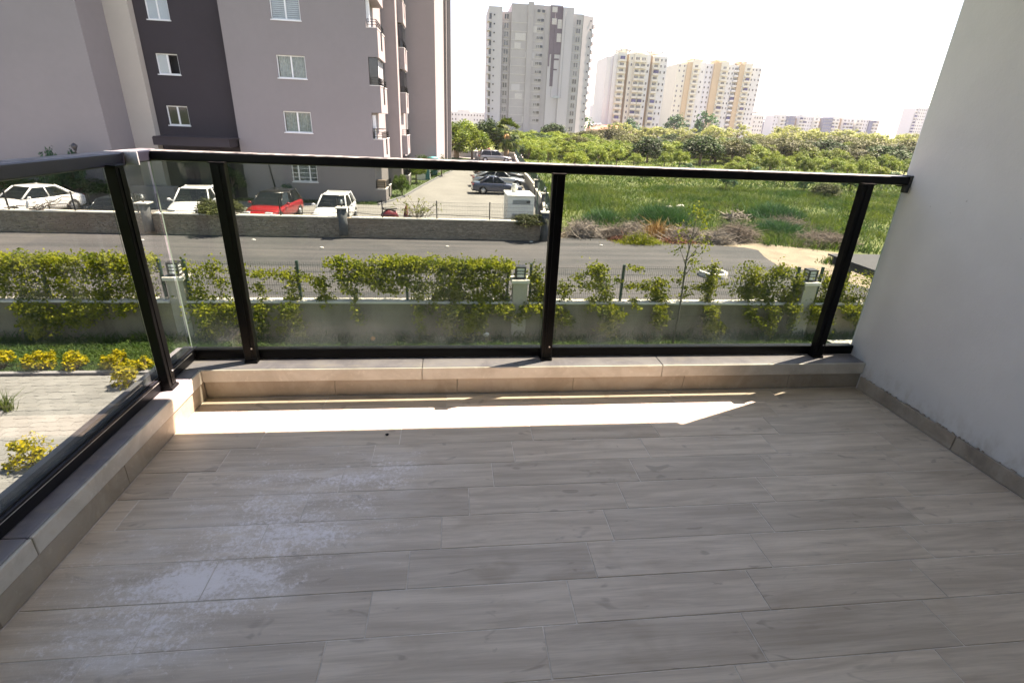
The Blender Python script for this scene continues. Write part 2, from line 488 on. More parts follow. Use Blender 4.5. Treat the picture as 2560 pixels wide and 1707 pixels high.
# ------------------------------------------------------------------ mesh helpers
class MB:
    def __init__(s):
        s.v = []; s.f = []; s.mi = []; s.smooth = []
    def face(s, idx, mi=0, sm=False):
        s.f.append(tuple(idx)); s.mi.append(mi); s.smooth.append(sm)
    def quad(s, a, b, c, d, mi=0):
        n = len(s.v)
        s.v += [tuple(a), tuple(b), tuple(c), tuple(d)]
        s.face((n, n + 1, n + 2, n + 3), mi)
    def box(s, x0, x1, y0, y1, z0, z1, mi=0, rz=0, c=None):
        n = len(s.v)
        P = [(x0, y0, z0), (x1, y0, z0), (x1, y1, z0), (x0, y1, z0), (x0, y0, z1), (x1, y0, z1), (x1, y1, z1), (x0, y1, z1)]
        if rz:
            cx, cy = c if c else ((x0 + x1) / 2, (y0 + y1) / 2)
            ca, sa = math.cos(rz), math.sin(rz)
            P = [(cx + (x - cx) * ca - (y - cy) * sa, cy + (x - cx) * sa + (y - cy) * ca, z) for x, y, z in P]
        s.v += P
        for f in ((0, 3, 2, 1), (4, 5, 6, 7), (0, 1, 5, 4), (1, 2, 6, 5), (2, 3, 7, 6), (3, 0, 4, 7)):
            s.face([n + i for i in f], mi)
        return s
    def prism(s, poly, z0, z1, mi=0):
        """vertical prism on a counter-clockwise xy polygon"""
        n = len(s.v); k = len(poly)
        s.v += [(x, y, z0) for x, y in poly] + [(x, y, z1) for x, y in poly]
        s.face([n + k - 1 - i for i in range(k)], mi)
        s.face([n + k + i for i in range(k)], mi)
        for i in range(k):
            j = (i + 1) % k
            s.face((n + i, n + j, n + k + j, n + k + i), mi)
        return s
    def tube(s, path, r, n=6, mi=0, caps=True, sm=True):
        base = len(s.v); m = len(path)
        rs = r if isinstance(r, (list, tuple)) else [r] * m
        for i, p in enumerate(path):
            p = Vector(p)
            a = Vector(path[max(i - 1, 0)]); b = Vector(path[min(i + 1, m - 1)])
            t = (b - a)
            t = t.normalized() if t.length > 1e-9 else Vector((0, 0, 1))
            u = t.orthogonal().normalized() if abs(t.z) > .95 else t.cross(Vector((0, 0, 1))).normalized()
            v = t.cross(u)
            for k in range(n):
                an = 2 * math.pi * (k + .5) / n
                s.v.append(tuple(p + rs[i] * (math.cos(an) * u + math.sin(an) * v)))
        for i in range(m - 1):
            for k in range(n):
                a = base + i * n + k; b = base + i * n + (k + 1) % n
                s.face((a, b, b + n, a + n), mi, sm)
        if caps:
            s.face([base + n - 1 - k for k in range(n)], mi)
            s.face([base + (m - 1) * n + k for k in range(n)], mi)
        return s
    def lathe(s, prof, n=16, mi=0, axis='z', o=(0, 0, 0), sm=True):
        base = len(s.v); m = len(prof)
        for r, z in prof:
            for k in range(n):
                an = 2 * math.pi * k / n
                a, b = r * math.cos(an), r * math.sin(an)
                if axis == 'z': q = (a, b, z)
                elif axis == 'y': q = (a, z, -b)
                else: q = (z, a, b)
                s.v.append((q[0] + o[0], q[1] + o[1], q[2] + o[2]))
        for i in range(m - 1):
            for k in range(n):
                a = base + i * n + k; b = base + i * n + (k + 1) % n
                s.face((a, b, b + n, a + n), mi, sm)
        s.face([base + n - 1 - k for k in range(n)], mi)
        s.face([base + (m - 1) * n + k for k in range(n)], mi)
        return s
    def sphere(s, c, r, n=10, m=7, mi=0, sc=(1, 1, 1), jit=0):
        base = len(s.v)
        s.v.append((c[0], c[1], c[2] - r * sc[2]))
        for i in range(1, m):
            th = math.pi * i / m
            for k in range(n):
                an = 2 * math.pi * k / n
                q = 1 + (random.uniform(-jit, jit) if jit else 0)
                s.v.append((c[0] + r * q * sc[0] * math.sin(th) * math.cos(an), c[1] + r * q * sc[1] * math.sin(th) * math.sin(an), c[2] - r * q * sc[2] * math.cos(th)))
        s.v.append((c[0], c[1], c[2] + r * sc[2]))
        top = len(s.v) - 1
        for k in range(n):
            s.face((base, base + 1 + (k + 1) % n, base + 1 + k), mi, True)
            s.face((top, top - n + k, top - n + (k + 1) % n), mi, True)
        for i in range(m - 2):
            for k in range(n):
                a = base + 1 + i * n + k; b = base + 1 + i * n + (k + 1) % n
                s.face((a, b, b + n, a + n), mi, True)
        return s
    def mesh(s, name, mats, bevel=0, segs=1):
        me = bpy.data.meshes.new(name)
        me.from_pydata(s.v, [], s.f)
        for m in (mats if isinstance(mats, (list, tuple)) else [mats]):
            me.materials.append(M[m] if isinstance(m, str) else m)
        me.polygons.foreach_set("material_index", s.mi)
        me.polygons.foreach_set("use_smooth", s.smooth)
        if bevel:
            bm = bmesh.new(); bm.from_mesh(me)
            bmesh.ops.remove_doubles(bm, verts=bm.verts, dist=1e-6)
            ed = [e for e in bm.edges if len(e.link_faces) == 2 and e.calc_face_angle(0) > .6]
            bmesh.ops.bevel(bm, geom=ed, offset=bevel, segments=segs, affect='EDGES', profile=.5)
            bm.to_mesh(me); bm.free()
        me.update()
        return me
    def build(s, name, mats, parent=None, bevel=0, segs=1):
        o = bpy.data.objects.new(name, s.mesh(name, mats, bevel, segs))
        COL.objects.link(o)
        if parent: o.parent = parent
        return o

def link(name, me, parent=None, loc=None, rz=0, scale=None):
    o = bpy.data.objects.new(name, me)
    COL.objects.link(o)
    if parent: o.parent = parent
    if loc: o.location = loc
    if rz: o.rotation_euler = (0, 0, rz)
    if scale: o.scale = scale
    return o
def tag(o, label, cat, group=None):
    o['label'] = label; o['category'] = cat
    if group: o['group'] = group
    return o
def thing(name, label, cat, loc=(0, 0, 0), rz=0, group=None):
    o = bpy.data.objects.new(name, None)
    COL.objects.link(o)
    o.empty_display_size = .1
    o.location = loc; o.rotation_euler = (0, 0, rz)
    return tag(o, label, cat, group)
def kind(o, k):
    o['kind'] = k
    return o
def np_mesh(name, verts, quads, mat, parent=None, tri=False):
    """mesh from numpy arrays"""
    me = bpy.data.meshes.new(name)
    k = 3 if tri else 4
    nf = len(quads)
    me.vertices.add(len(verts)); me.loops.add(nf * k); me.polygons.add(nf)
    me.vertices.foreach_set("co", np.ascontiguousarray(verts, dtype=np.float32).ravel())
    me.loops.foreach_set("vertex_index", np.ascontiguousarray(quads, dtype=np.int32).ravel())
    me.polygons.foreach_set("loop_start", np.arange(nf, dtype=np.int32) * k)
    me.polygons.foreach_set("loop_total", np.full(nf, k, dtype=np.int32))
    me.materials.append(M[mat] if isinstance(mat, str) else mat)
    me.update(calc_edges=True)
    me.validate()
    return me
def leaf_mesh(name, P, N, size, mat, aspect=.6, spread=.9):
    """one folded leaf (two quads sharing a midrib would be 4 tris; here a pointed quad) per point P, facing about N"""
    n = len(P)
    N = N + RNG.normal(0, spread, (n, 3))
    N /= np.linalg.norm(N, axis=1)[:, None] + 1e-9
    T = RNG.normal(0, 1, (n, 3))
    T -= (T * N).sum(1)[:, None] * N
    T /= np.linalg.norm(T, axis=1)[:, None] + 1e-9
    B = np.cross(N, T)
    s = (size * RNG.uniform(.6, 1.3, n))[:, None]
    a = P - T * s * .5
    b = P + B * s * aspect * .5 - N * s * .10
    c = P + T * s * .5
    d = P - B * s * aspect * .5 - N * s * .10
    V = np.stack([a, b, c, d], 1).reshape(-1, 3)
    Q = np.arange(n * 4).reshape(-1, 4)
    return np_mesh(name, V, Q, mat)
def blade_mesh(name, P, h, wd, mat, lean=.35):
    n = len(P)
    an = RNG.uniform(0, 2 * np.pi, n)
    u = np.stack([np.cos(an), np.sin(an), np.zeros(n)], 1)
    le = RNG.normal(0, lean, (n, 3)); le[:, 2] = 1
    H = (h * RNG.uniform(.5, 1.25, n))[:, None]
    W = (wd * RNG.uniform(.6, 1.3, n))[:, None]
    mid = P + le * H * np.array([.5, .5, .6])
    tip = P + le * H * np.array([1.5, 1.5, 1])
    V = np.stack([P - u * W * .5, P + u * W * .5, mid + u * W * .4, mid - u * W * .4, tip], 1).reshape(-1, 3)
    b = np.arange(n)[:, None] * 5
    Q = np.concatenate([b + np.array([[0, 1, 2]]), b + np.array([[0, 2, 3]]), b + np.array([[3, 2, 4]])])
    return np_mesh(name, V, Q, mat, tri=True)

# ================================================================== SETTING: GROUND
ZG, ZR, ZP, ZF = -4.2, -3.95, -3.7, -4.0
def sheet(name, poly, z, mat):
    b = MB()
    b.v += [(x, y, z) for x, y in poly]
    b.face(range(len(poly)))
    return kind(b.build(name, mat), 'structure')
sheet('field_ground', [(-2500, 11.02), (2500, 11.02), (2500, 2500), (-2500, 2500)], ZF, 'field')
sheet('garden_ground', [(-2500, -2500), (2500, -2500), (2500, 11.0), (-2500, 11.0)], ZG, 'lawn')
road_poly = [(-70, 11.05), (17.6, 11.05), (17.4, 13.5), (16.4, 15.8), (16.1, 17.2), (15.2, 18.1), (15.5, 19.6), (16.0, 21.0), (15.6, 21.5), (14.2, 21.9), (12.2, 22.2), (9.5, 22.7), (7.8, 23.2), (5.9, 22.9), (5.6, 22.2), (-70, 22.2)]
rb = MB().prism(road_poly, ZF - .2, ZR)
kind(rb.build('road', 'asphalt'), 'structure')
park_poly = [(-70, 22.44), (5.85, 22.44), (6.75, 30.5), (7.8, 46), (8.9, 61), (10.4, 79.5), (-30, 80), (-70, 80)]
kind(MB().prism(park_poly, ZF - .3, ZP).build('parking_lot', 'parking'), 'structure')
sheet('verge', [(-25, 30.6), (-3.4, 30.6), (-2.2, 34.5), (-1.2, 42), (.2, 51), (1.9, 60.5), (4.5, 76), (1, 79), (-.5, 58), (-6, 40), (-25, 32)], ZP + .012, 'lawn')
def strip(path, w, z0, z1):
    """thick kerb along a polyline"""
    b = MB()
    for (x0, y0), (x1, y1) in zip(path[:-1], path[1:]):
        d = Vector((x1 - x0, y1 - y0)).normalized(); n = Vector((-d.y, d.x)) * w / 2
        b.prism([(x0 - n.x * -1, y0 + n.y), (x0 - n.x, y0 - n.y), (x1 - n.x, y1 - n.y), (x1 + n.x, y1 + n.y)], z0, z1)
    return b
kind(strip([(-3.4, 30.6), (-2.2, 34.5), (-1.2, 42), (.2, 51), (1.9, 60.5), (4.5, 76)], .14, ZP - .05, ZP + .09).build('kerb', 'kerb'), 'structure')
sheet('sand_path', [(15.2, 18.0), (16.4, 15.8), (17.5, 13.0), (17.6, 11.05), (40, 11.05), (40, 14), (30, 17.5), (24, 19.0), (20.5, 20.6), (18.4, 22.0), (16.6, 22.9), (15.0, 22.6), (15.5, 21.4), (16.0, 21.0), (15.4, 19.6)], ZF + .02, 'sand')
sheet('debris_soil', [(5.7, 22.3), (7.8, 23.15), (12.2, 22.15), (15.5, 21.4), (17, 22.7), (16.4, 24.2), (13, 25.0), (8, 25.0), (5.9, 24.6)], ZF + .012, 'soil')

# field grass: nobody could count it
def scatter(n, x0, x1, y0, y1, keep=None):
    x = RNG.uniform(x0, x1, n); y = RNG.uniform(y0, y1, n)
    if keep is not None:
        m = keep(x, y); x, y = x[m], y[m]
    return np.stack([x, y, np.zeros(len(x))], 1)
def wall_x(y):
    return 5.85 + (y - 22.44) * .112 * (y < 30.5) + (y >= 30.5) * (.9 + (y - 30.5) * .0715)
def fkeep(x, y):
    onpath = (y < 22.6 - (x - 15.5) * .30) & (x > 13)
    return (x > wall_x(y) + .35) & ~onpath & ~((x < 17) & (y < 24.6)) & (x < 12 + y * .78)
patch = lambda x, y: .5 + .5 * np.sin(x * .55 + 1.7 * np.sin(y * .31)) * np.cos(y * .43 + .8 * np.sin(x * .27))
P1 = scatter(95000, 5, 46, 17, 48, fkeep); P1[:, 2] = ZF
P1 = P1[RNG.uniform(0, 1, len(P1)) < .35 + .65 * patch(P1[:, 0], P1[:, 1])]
g1 = link('field_grass', blade_mesh('field_grass', P1, .22 + .30 * patch(P1[:, 0], P1[:, 1]), .045, 'grass_blade', .5))
kind(g1, 'stuff')
P2 = scatter(60000, 6, 95, 46, 120, fkeep); P2[:, 2] = ZF
g2 = link('meadow_grass', blade_mesh('meadow_grass', P2, .22 + .2 * patch(P2[:, 0], P2[:, 1]), .10, 'grass_blade', .6))
kind(g2, 'stuff')
# leafy weeds between the blades, in low mounds
mc = scatter(900, 5, 60, 19, 75, fkeep)
mi_ = RNG.integers(0, len(mc), 26000)
mr = RNG.uniform(.25, 1.1, len(mc))[mi_]; q = RNG.normal(0, .45, (len(mi_), 2)) * mr[:, None]
PW = np.stack([mc[mi_, 0] + q[:, 0], mc[mi_, 1] + q[:, 1], ZF + np.maximum(.03, RNG.uniform(.35, 1, len(mi_)) * .55 * mr * np.exp(-(q ** 2).sum(1) / (mr ** 2 * .5)))], 1)
hw_ = mi_ % 3
for nm, mt_, sel in (('weeds', 'weed_blade', hw_ == 0), ('yellow_weeds', 'grass_blade', hw_ == 1), ('pale_weeds', 'leaf_olive', hw_ == 2)):
    kind(link(nm, leaf_mesh(nm, PW[sel], np.tile([0, -.2, .8], (sel.sum(), 1)), np.full(sel.sum(), .12), mt_, .5, .8)), 'stuff')
P3 = np.concatenate([scatter(26000, -11, -4, 8.75, 10.68), scatter(22000, -4.5, 13.5, 9.3, 10.68)]); P3[:, 2] = ZG
kind(link('lawn_grass', blade_mesh('lawn_grass', P3, np.full(len(P3), .085), .022, 'lawn_blade', .5)), 'stuff')
P3 = np.concatenate([scatter(1500, -11, 13.5, 10.45, 10.68)]); P3[:, 2] = ZG
kind(link('wall_foot_weeds', blade_mesh('wall_foot_weeds', P3, np.full(len(P3), .24), .035, 'lawn_blade', .5)), 'stuff')
vx = np.concatenate([scatter(2500, -24, -3.6, 30.7, 31.3), scatter(5200, -3.6, 3.0, 31, 68, lambda x, y: (x > -3.6 + (y - 31) * .11) & (x < -3.2 + (y - 30.6) * .17))]); vx[:, 2] = ZP + .01
kind(link('verge_grass', blade_mesh('verge_grass', vx, np.full(len(vx), .16), .05, 'grass_blade', .4)), 'stuff')

# ================================================================== BALCONY
WD = 3.3775; HL = .153
fl = MB().box(-.19, WD + .2, -2.9, .24, -.24, -.0014)
floor = kind(fl.build('balcony_floor', 'grout'), 'structure')
ROW, LEN, STG = .1468, .572, .0965
ybound = [0.0 - .002] + [-.133 - ROW * i for i in range(0, 19)]
full = MB().box(0, LEN - .0035, -ROW + .0035, 0, -.012, 0).mesh('floor_tile', 'tile', .0008)
for r in range(len(ybound) - 1):
    y1, y0 = ybound[r], ybound[r + 1]
    x0 = 1.516 - STG * (r - 2)
    x = x0 - math.ceil(x0 / LEN) * LEN
    while x < WD - .012:
        a, b = max(x, .006), min(x + LEN, WD - .012)
        if b - a > .02:
            dz = random.uniform(-.0007, .0007)
            if r > 0 and a == x and b == x + LEN:
                o = link('floor_tile', full, floor, (x + .00175, y1 - .00175, dz))
            else:
                o = MB().box(0, b - a - .0035, -(y1 - y0) + .0035, 0, -.012, 0).build('floor_tile', 'tile', floor, .0008)
                o.location = (a + .00175, y1 - .00175, dz)
        x += LEN
# parapet kerb (low ledge under the railing): coping slabs, cream edge, skirting
led = kind(MB().box(-.20, WD, .016, .24, -.004, .118).box(-.20, -.016, -2.9, .016, -.004, .118).build('ledge', 'concrete'), 'structure')
def coping_run(axis, cuts):
    for a, b in zip(cuts[:-1], cuts[1:]):
        if axis == 'x':
            o = MB().box(a + .001, b - .001, .0, .25, .121, HL + random.uniform(-.0012, .0012)).build('coping_slab', 'coping', led, .004, 2)
            MB().box(a + .001, b - .001, -.012, -.0005, .088, HL - .002).build('coping_edge', 'lip', led, .004, 2)
        else:
            o = MB().box(-.215, -.0005, a + .001, b - .001, .121, HL + random.uniform(-.0012, .0012)).build('coping_slab', 'coping', led, .004, 2)
            MB().box(0, .011, a + .001, b - .001 if b < -.05 else -.0125, .088, HL - .002).build('coping_edge', 'lip', led, .004, 2)
coping_run('x', [-.215, 1.02, 2.24, WD])
coping_run('y', [-2.9, -2.12, -1.05, -.001])
for a, b in zip([0.0, .60, 1.19, 1.78, 2.37, 2.96], [.60, 1.19, 1.78, 2.37, 2.96, WD]):
    MB().box(a + (.0075 if a == 0 else .0004), b - .0004, .0, .015, .0005, .0855).build('skirting_tile', 'skirting', led, .002)
for a, b in zip([-2.9, -2.36, -1.79, -1.21, -.635], [-2.36, -1.79, -1.21, -.635, -.0005]):
    MB().box(-.0155, .006, a + .0004, b - .0004, .0005, .0855).build('skirting_tile', 'skirting', led, .002)
# right party wall with rounded outer end
rw = MB()
cx, cy, rr = WD + .03, .115, .03
arc = [(cx - rr * math.cos(t), cy + rr * math.sin(t)) for t in np.linspace(0, math.pi / 2, 7)]
poly = [(WD, -2.9)] + [(WD + .22, -2.9), (WD + .22, .145)] + arc[::-1]
rw.prism(poly, -.24, 2.74)
wl = rw.build('party_wall', 'plaster')
tag(wl, 'white plastered wall closing the right side of the balcony', 'wall')
for a, b in zip([-2.9, -2.33, -1.75, -1.17, -.59], [-2.33, -1.75, -1.17, -.59, -.013]):
    MB().box(WD - .011, WD - .0005, a + .001, b - .001, .0005, .074 + random.uniform(-.002, .002)).build('skirting_tile', 'skirting_grey', wl, .003)
dc = MB()
for i in range(120):
    t = random.random() ** .8
    y = -2.2 + 2.17 * t
    s = random.uniform(.0012, .004)
    dc.box(WD - .010 + random.uniform(-.001, .006), WD - .002, y, y + s * 2.5, .074, .0755 + s, 0)
kind(dc.build('mortar_crumbs', 'skirting_grey', wl), 'stuff')
# slab above and the room wall behind
kind(MB().box(-.30, WD + .22, -2.9, .245, 2.74, 2.96).build('balcony_ceiling', 'slab_paint'), 'structure')
bw = MB()
bw.box(-.30, .35, -3.1, -2.905, -.24, 2.96).box(2.6, WD + .22, -3.1, -2.905, -.24, 2.96).box(.35, 2.6, -3.1, -2.905, 2.3, 2.96)
bw.box(.12, .348, -5.2, -3.102, -.06, 2.5).box(2.602, 2.83, -5.2, -3.102, -.06, 2.5).box(.35, 2.6, -5.2, -3.102, 2.302, 2.5)
bw.box(.35, 2.6, -5.2, -5.0, -.05, 2.3, 0).box(.35, 2.6, -5.0, -3.1, -.06, -.01, 0)
tag(bw.build('room_wall', 'room_paint'), 'white wall with the doorway at the back of the balcony', 'wall')
# own building below the balcony
tag(MB().box(-.2, WD + .2, -6, -.02, ZG, -.245).build('lower_storey', 'white_wall'), 'plain white storey carrying the balcony', 'building')

# ------------------------------------------------------------------ railing
rail = thing('balcony_railing', 'black metal balcony railing with tinted glass panes', 'railing', (0, .12, HL))
rail.location = (0, 0, 0)
YR = .120; XL = -.086; H = 1.10
MB().box(XL + .031, WD - .002, YR - .034, YR + .034, H - .041, H).build('top_rail', 'rail_metal', rail, .008, 2)
MB().box(XL - .035, XL + .03, -2.895, YR + .034, H - .045, H + .002).build('top_rail', 'side_rail', rail, .006, 2)
MB().box(XL - .038, XL + .075, YR - .20, YR - .193, H - .044, H + .0035).build('rail_joint', 'bright_metal', rail)
MB().box(XL + .029, WD - .003, YR - .020, YR + .022, HL + .004, HL + .052).build('bottom_rail', 'black_metal', rail, .002)
br = MB().box(XL - .036, XL + .026, -2.895, YR + .022, HL + .003, HL + .054)
br.build('bottom_rail', 'side_sill', rail, .002)
MB().box(XL + .012, XL + .016, -2.895, YR - .03, HL + .054, HL + .058).build('bead_and_glint', 'seam_rubber', rail)
MB().box(XL + .0262, XL + .0275, -2.895, YR - .04, HL + .0425, HL + .0445).build('bead_and_glint', 'bright_metal', rail)  # thin bright strip painted in as the highlight along the seam
def post(x, y, rz):
    b = MB()
    b.box(-.028, .028, -.019, .019, .004, .905)
    p = b.build('post', 'black_metal', rail, .002)
    p.location = (x, y, HL); p.rotation_euler = (0, 0, rz)
    q = MB().box(-.009, .009, -.0225, -.0192, .02, .90).build('post_groove', 'black_metal', p)
    MB().box(-.033, .033, -.024, .024, .905, .911).build('post_cap', 'black_metal', p, .001)
    MB().box(-.012, .012, -.012, .012, .911, H - .042 - HL).build('rail_stem', 'black_metal', p)
    MB().box(-.030, .030, -.027, .021, 0, .012).build('post_foot', 'black_metal', p, .002)
    MB().lathe([(.004, -.021), (.004, -.0235)], 8, 0, 'y', (.012, 0, .075)).build('screw', 'bright_metal', p)
for px in (.209, 1.643, 3.143):
    post(px, YR - .040, 0)
post(XL + .040, -.178, math.pi / 2)
post(XL + .040, -1.62, math.pi / 2)
GT = .0045
def pane(x0, x1, y0, y1, m='rail_glass'):
    b = MB().box(x0, x1, y0, y1, HL + .030, H - .0415)
    if x0 < 0 and x1 > .1: b.mi[5] = 1
    b.build('glass_pane', [m, 'glass_edge'], rail)
for a, b in ((XL + .012, .203), (.213, 1.632), (1.646, 3.138), (3.148, WD - .004)):
    pane(a, b, YR - GT, YR + GT)
for a, b in ((YR - .006, -.172), (-.182, -1.614), (-1.626, -2.89)):
    pane(XL - GT, XL + GT, b, a, 'side_glass')
hook = MB().box(WD - .012, WD + .004, YR - .040, YR + .036, H - .052, H + .004).box(WD - .030, WD - .012, YR - .05, YR - .02, H - .075, H - .043)
hook.build('wall_bracket', 'bracket', rail, .002)
# little things on the floor
tag(MB().sphere((.886, -.358, .0045), .0065, 8, 5, 0, (1.2, 1, .7), .15).build('pebble', 'seam_rubber'), 'tiny black pebble lying on the tiles below the sunlit strip', 'pebble')

# ================================================================== NEIGHBOUR BUILDING
nb = thing('apartment_block', 'large mauve apartment block across the road with a dark entrance bay and corner balconies', 'building', (-12, 34, ZP))
def part(b, name, mat, root, bevel=0):
    """mesh written in world coordinates, parented to a thing that may stand away from the origin"""
    o = b.build(name, mat, root, bevel)
    if root is not None:
        q = root
        while q.parent: q = q.parent
        L = q.location
        if root is q:
            o.location = (-L.x, -L.y, -L.z) if not q.rotation_euler.z else o.location
    return o
def wall_holes(b, x0, x1, z0, z1, y0, y1, holes):
    """wall between y0 (front) and y1 with rectangular openings (hx0,hx1,hz0,hz1), reveals included"""
    xs = sorted({x0, x1, *[h[0] for h in holes], *[h[1] for h in holes]})
    zs = sorted({z0, z1, *[h[2] for h in holes], *[h[3] for h in holes]})
    for i in range(len(xs) - 1):
        for j in range(len(zs) - 1):
            mx, mz = (xs[i] + xs[i + 1]) / 2, (zs[j] + zs[j + 1]) / 2
            if any(h[0] < mx < h[1] and h[2] < mz < h[3] for h in holes): continue
            b.quad((xs[i], y0, zs[j]), (xs[i + 1], y0, zs[j]), (xs[i + 1], y0, zs[j + 1]), (xs[i], y0, zs[j + 1]))
    for a, c, d, e in holes:
        b.quad((a, y0, d), (a, y1, d), (a, y1, e), (a, y0, e))
        b.quad((c, y0, d), (c, y0, e), (c, y1, e), (c, y1, d))
        b.quad((a, y0, d), (c, y0, d), (c, y1, d), (a, y1, d))
        b.quad((a, y0, e), (a, y1, e), (c, y1, e), (c, y0, e))
YF, TOP = 31.4, 22.0
mainw = [(-8.63, -7.07, .25 + 2.85 * k, 1.38 + 2.87 * k) for k in range(0, 7)] + [(-8.54, -7.05, -2.54, -1.50)]
b = MB()
wall_holes(b, -11.3, -3.6, ZP - .2, TOP, YF, YF + .28, mainw)
b.quad((-3.6, YF, ZP - .2), (-3.6, 38.5, ZP - .2), (-3.6, 38.5, TOP), (-3.6, YF, TOP))
b.box(-11.3, -3.602, YF + .6, 50, ZP - .2, TOP)
b.box(-20, -2.65, 38.5, 39.6, ZP - .2, TOP)
b.box(-20, -2.66, 39.6, 43.2, ZP - .2, TOP)
b.prism([(-20, 51), (-.4, 51), (.25, 60.5), (-20, 60.5)], ZP - .2, TOP)
b.box(-20, -3.0, 43.2, 51, ZP - .2, TOP)
part(b, 'wall', 'facade', nb)
part(MB().box(-20, .52, 60.52, 66, ZP - .2, TOP), 'end_wall', 'facade_grey', nb)
part(MB().box(-20, 1.0, 66.02, 72, ZP - .2, TOP), 'rear_wall', 'facade', nb)
darkw = [(-15.22, -14.06, .37 + 2.64 * k, 1.40 + 2.64 * k) for k in range(0, 7)]
b = MB(); wall_holes(b, -15.83, -11.302, ZP - .2, TOP, 31.9, 32.2, darkw)
b.box(-15.83, -11.302, 32.6, 34, ZP - .2, TOP)
part(b, 'entrance_wall', 'facade_dark', nb)
part(MB().box(-17.078, -15.832, 31.4, 34, ZP - .2, TOP), 'pilaster', 'facade_cream', nb)
part(MB().box(-46, -17.08, 29.15, 40, ZP - .2, TOP), 'side_wing', 'facade', nb)
c = MB().box(-15.5, -11.45, 30.3, 31.895, -.66, -.24).box(-15.42, -11.25, 30.24, 31.895, -.235, -.19)
part(c, 'canopy', 'facade_dark', nb)
part(MB().box(-15.2, -12.2, 31.86, 31.895, ZP, -1.35), 'entrance_door', 'dark_pane', nb)
part(MB().box(-16.9, -14.6, 29.6, 30.2, ZP, -2.85), 'ramp_wall', 'facade', nb)
part(MB().tube([(-10.85, 31.34, TOP), (-10.85, 31.34, ZP + .1)], .05, 6) if 0 else MB().tube([(-9.9, 31.35, -.9), (-9.62, 31.35, -2.9)], .03, 6), 'cable_duct', 'plastic', nb)
part(MB().tube([(-2.55, 43.5, TOP), (-2.55, 43.5, ZP)], .09, 8), 'downpipe', 'grey_white', nb)
def facade_window(h, y, n, bg, root=nb, split=None, shut=False):
    x0, x1, z0, z1 = h
    f = MB(); t = .055
    yy = y + .09
    f.box(x0, x1, yy, yy + .06, z0, z0 + t).box(x0, x1, yy, yy + .06, z1 - t, z1)
    f.box(x0, x0 + t, yy, yy + .06, z0 + t, z1 - t).box(x1 - t, x1, yy, yy + .06, z0 + t, z1 - t)
    cuts = split or [x0 + (x1 - x0) * i / n for i in range(1, n)]
    for q in cuts: f.box(q - .04, q + .04, yy - .004, yy + .058, z0 + t, z1 - t)
    f.box(x0 - .04, x1 + .04, y - .05, yy - .001, z0 - .05, z0 - .001)
    W = part(f, 'window', 'white_pvc', root)
    e = [x0 + t] + list(cuts) + [x1 - t]
    for i, (a, c) in enumerate(zip(e[:-1], e[1:])):
        m = bg[i % len(bg)]
        if m != 'open':
            MB().box(a + .02, c - .02, yy + .02, yy + .03, z0 + t, z1 - t).build('pane', 'pane', W)
        bb = MB()
        if m == 'shutter':
            k = 11
            for s in range(k):
                za = z0 + t + (z1 - z0 - 2 * t) * s / k
                bb.box(a + .02, c - .02, yy + .035, yy + .05, za, za + (z1 - z0 - 2 * t) / k - .02)
            bb.build('shutter', 'shutter', W)
        elif m == 'curtain':
            k = 14; y2 = yy + .12
            for s in range(k):
                xa = a + (c - a) * s / k; xb = a + (c - a) * (s + 1) / k
                ya, yb = (y2, y2 + .05) if s % 2 else (y2 + .05, y2)
                bb.quad((xa, ya, z0), (xb, yb, z0), (xb, yb, z1), (xa, ya, z1))
            bb.build('curtain', 'curtain', W)
        elif m == 'blind':
            bb.box(a, c, yy + .05, yy + .06, z0 + t, z1 - t).build('blind', 'blind', W)
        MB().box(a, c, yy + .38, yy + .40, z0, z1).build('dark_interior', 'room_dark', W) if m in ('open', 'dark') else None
for k in range(8):
    h = mainw[k]
    if k == 7: facade_window(h, YF, 3, ['curtain', 'curtain', 'curtain'], split=[-8.15, -7.5])
    else: facade_window(h, YF, 2, [['curtain'], ['curtain'], ['shutter']][k % 3])
g = MB()
for i in range(1, 4): g.box(-8.54, -7.05, YF - .012, YF - .004, -2.54 + i * .26 - .012, -2.54 + i * .26 + .012)
part(g, 'window_grille', 'white_pvc', nb)
for k in range(7):
    facade_window(darkw[k], 31.9, 2, [['dark', 'dark'], ['blind', 'open'], ['blind', 'blind']][k % 3])
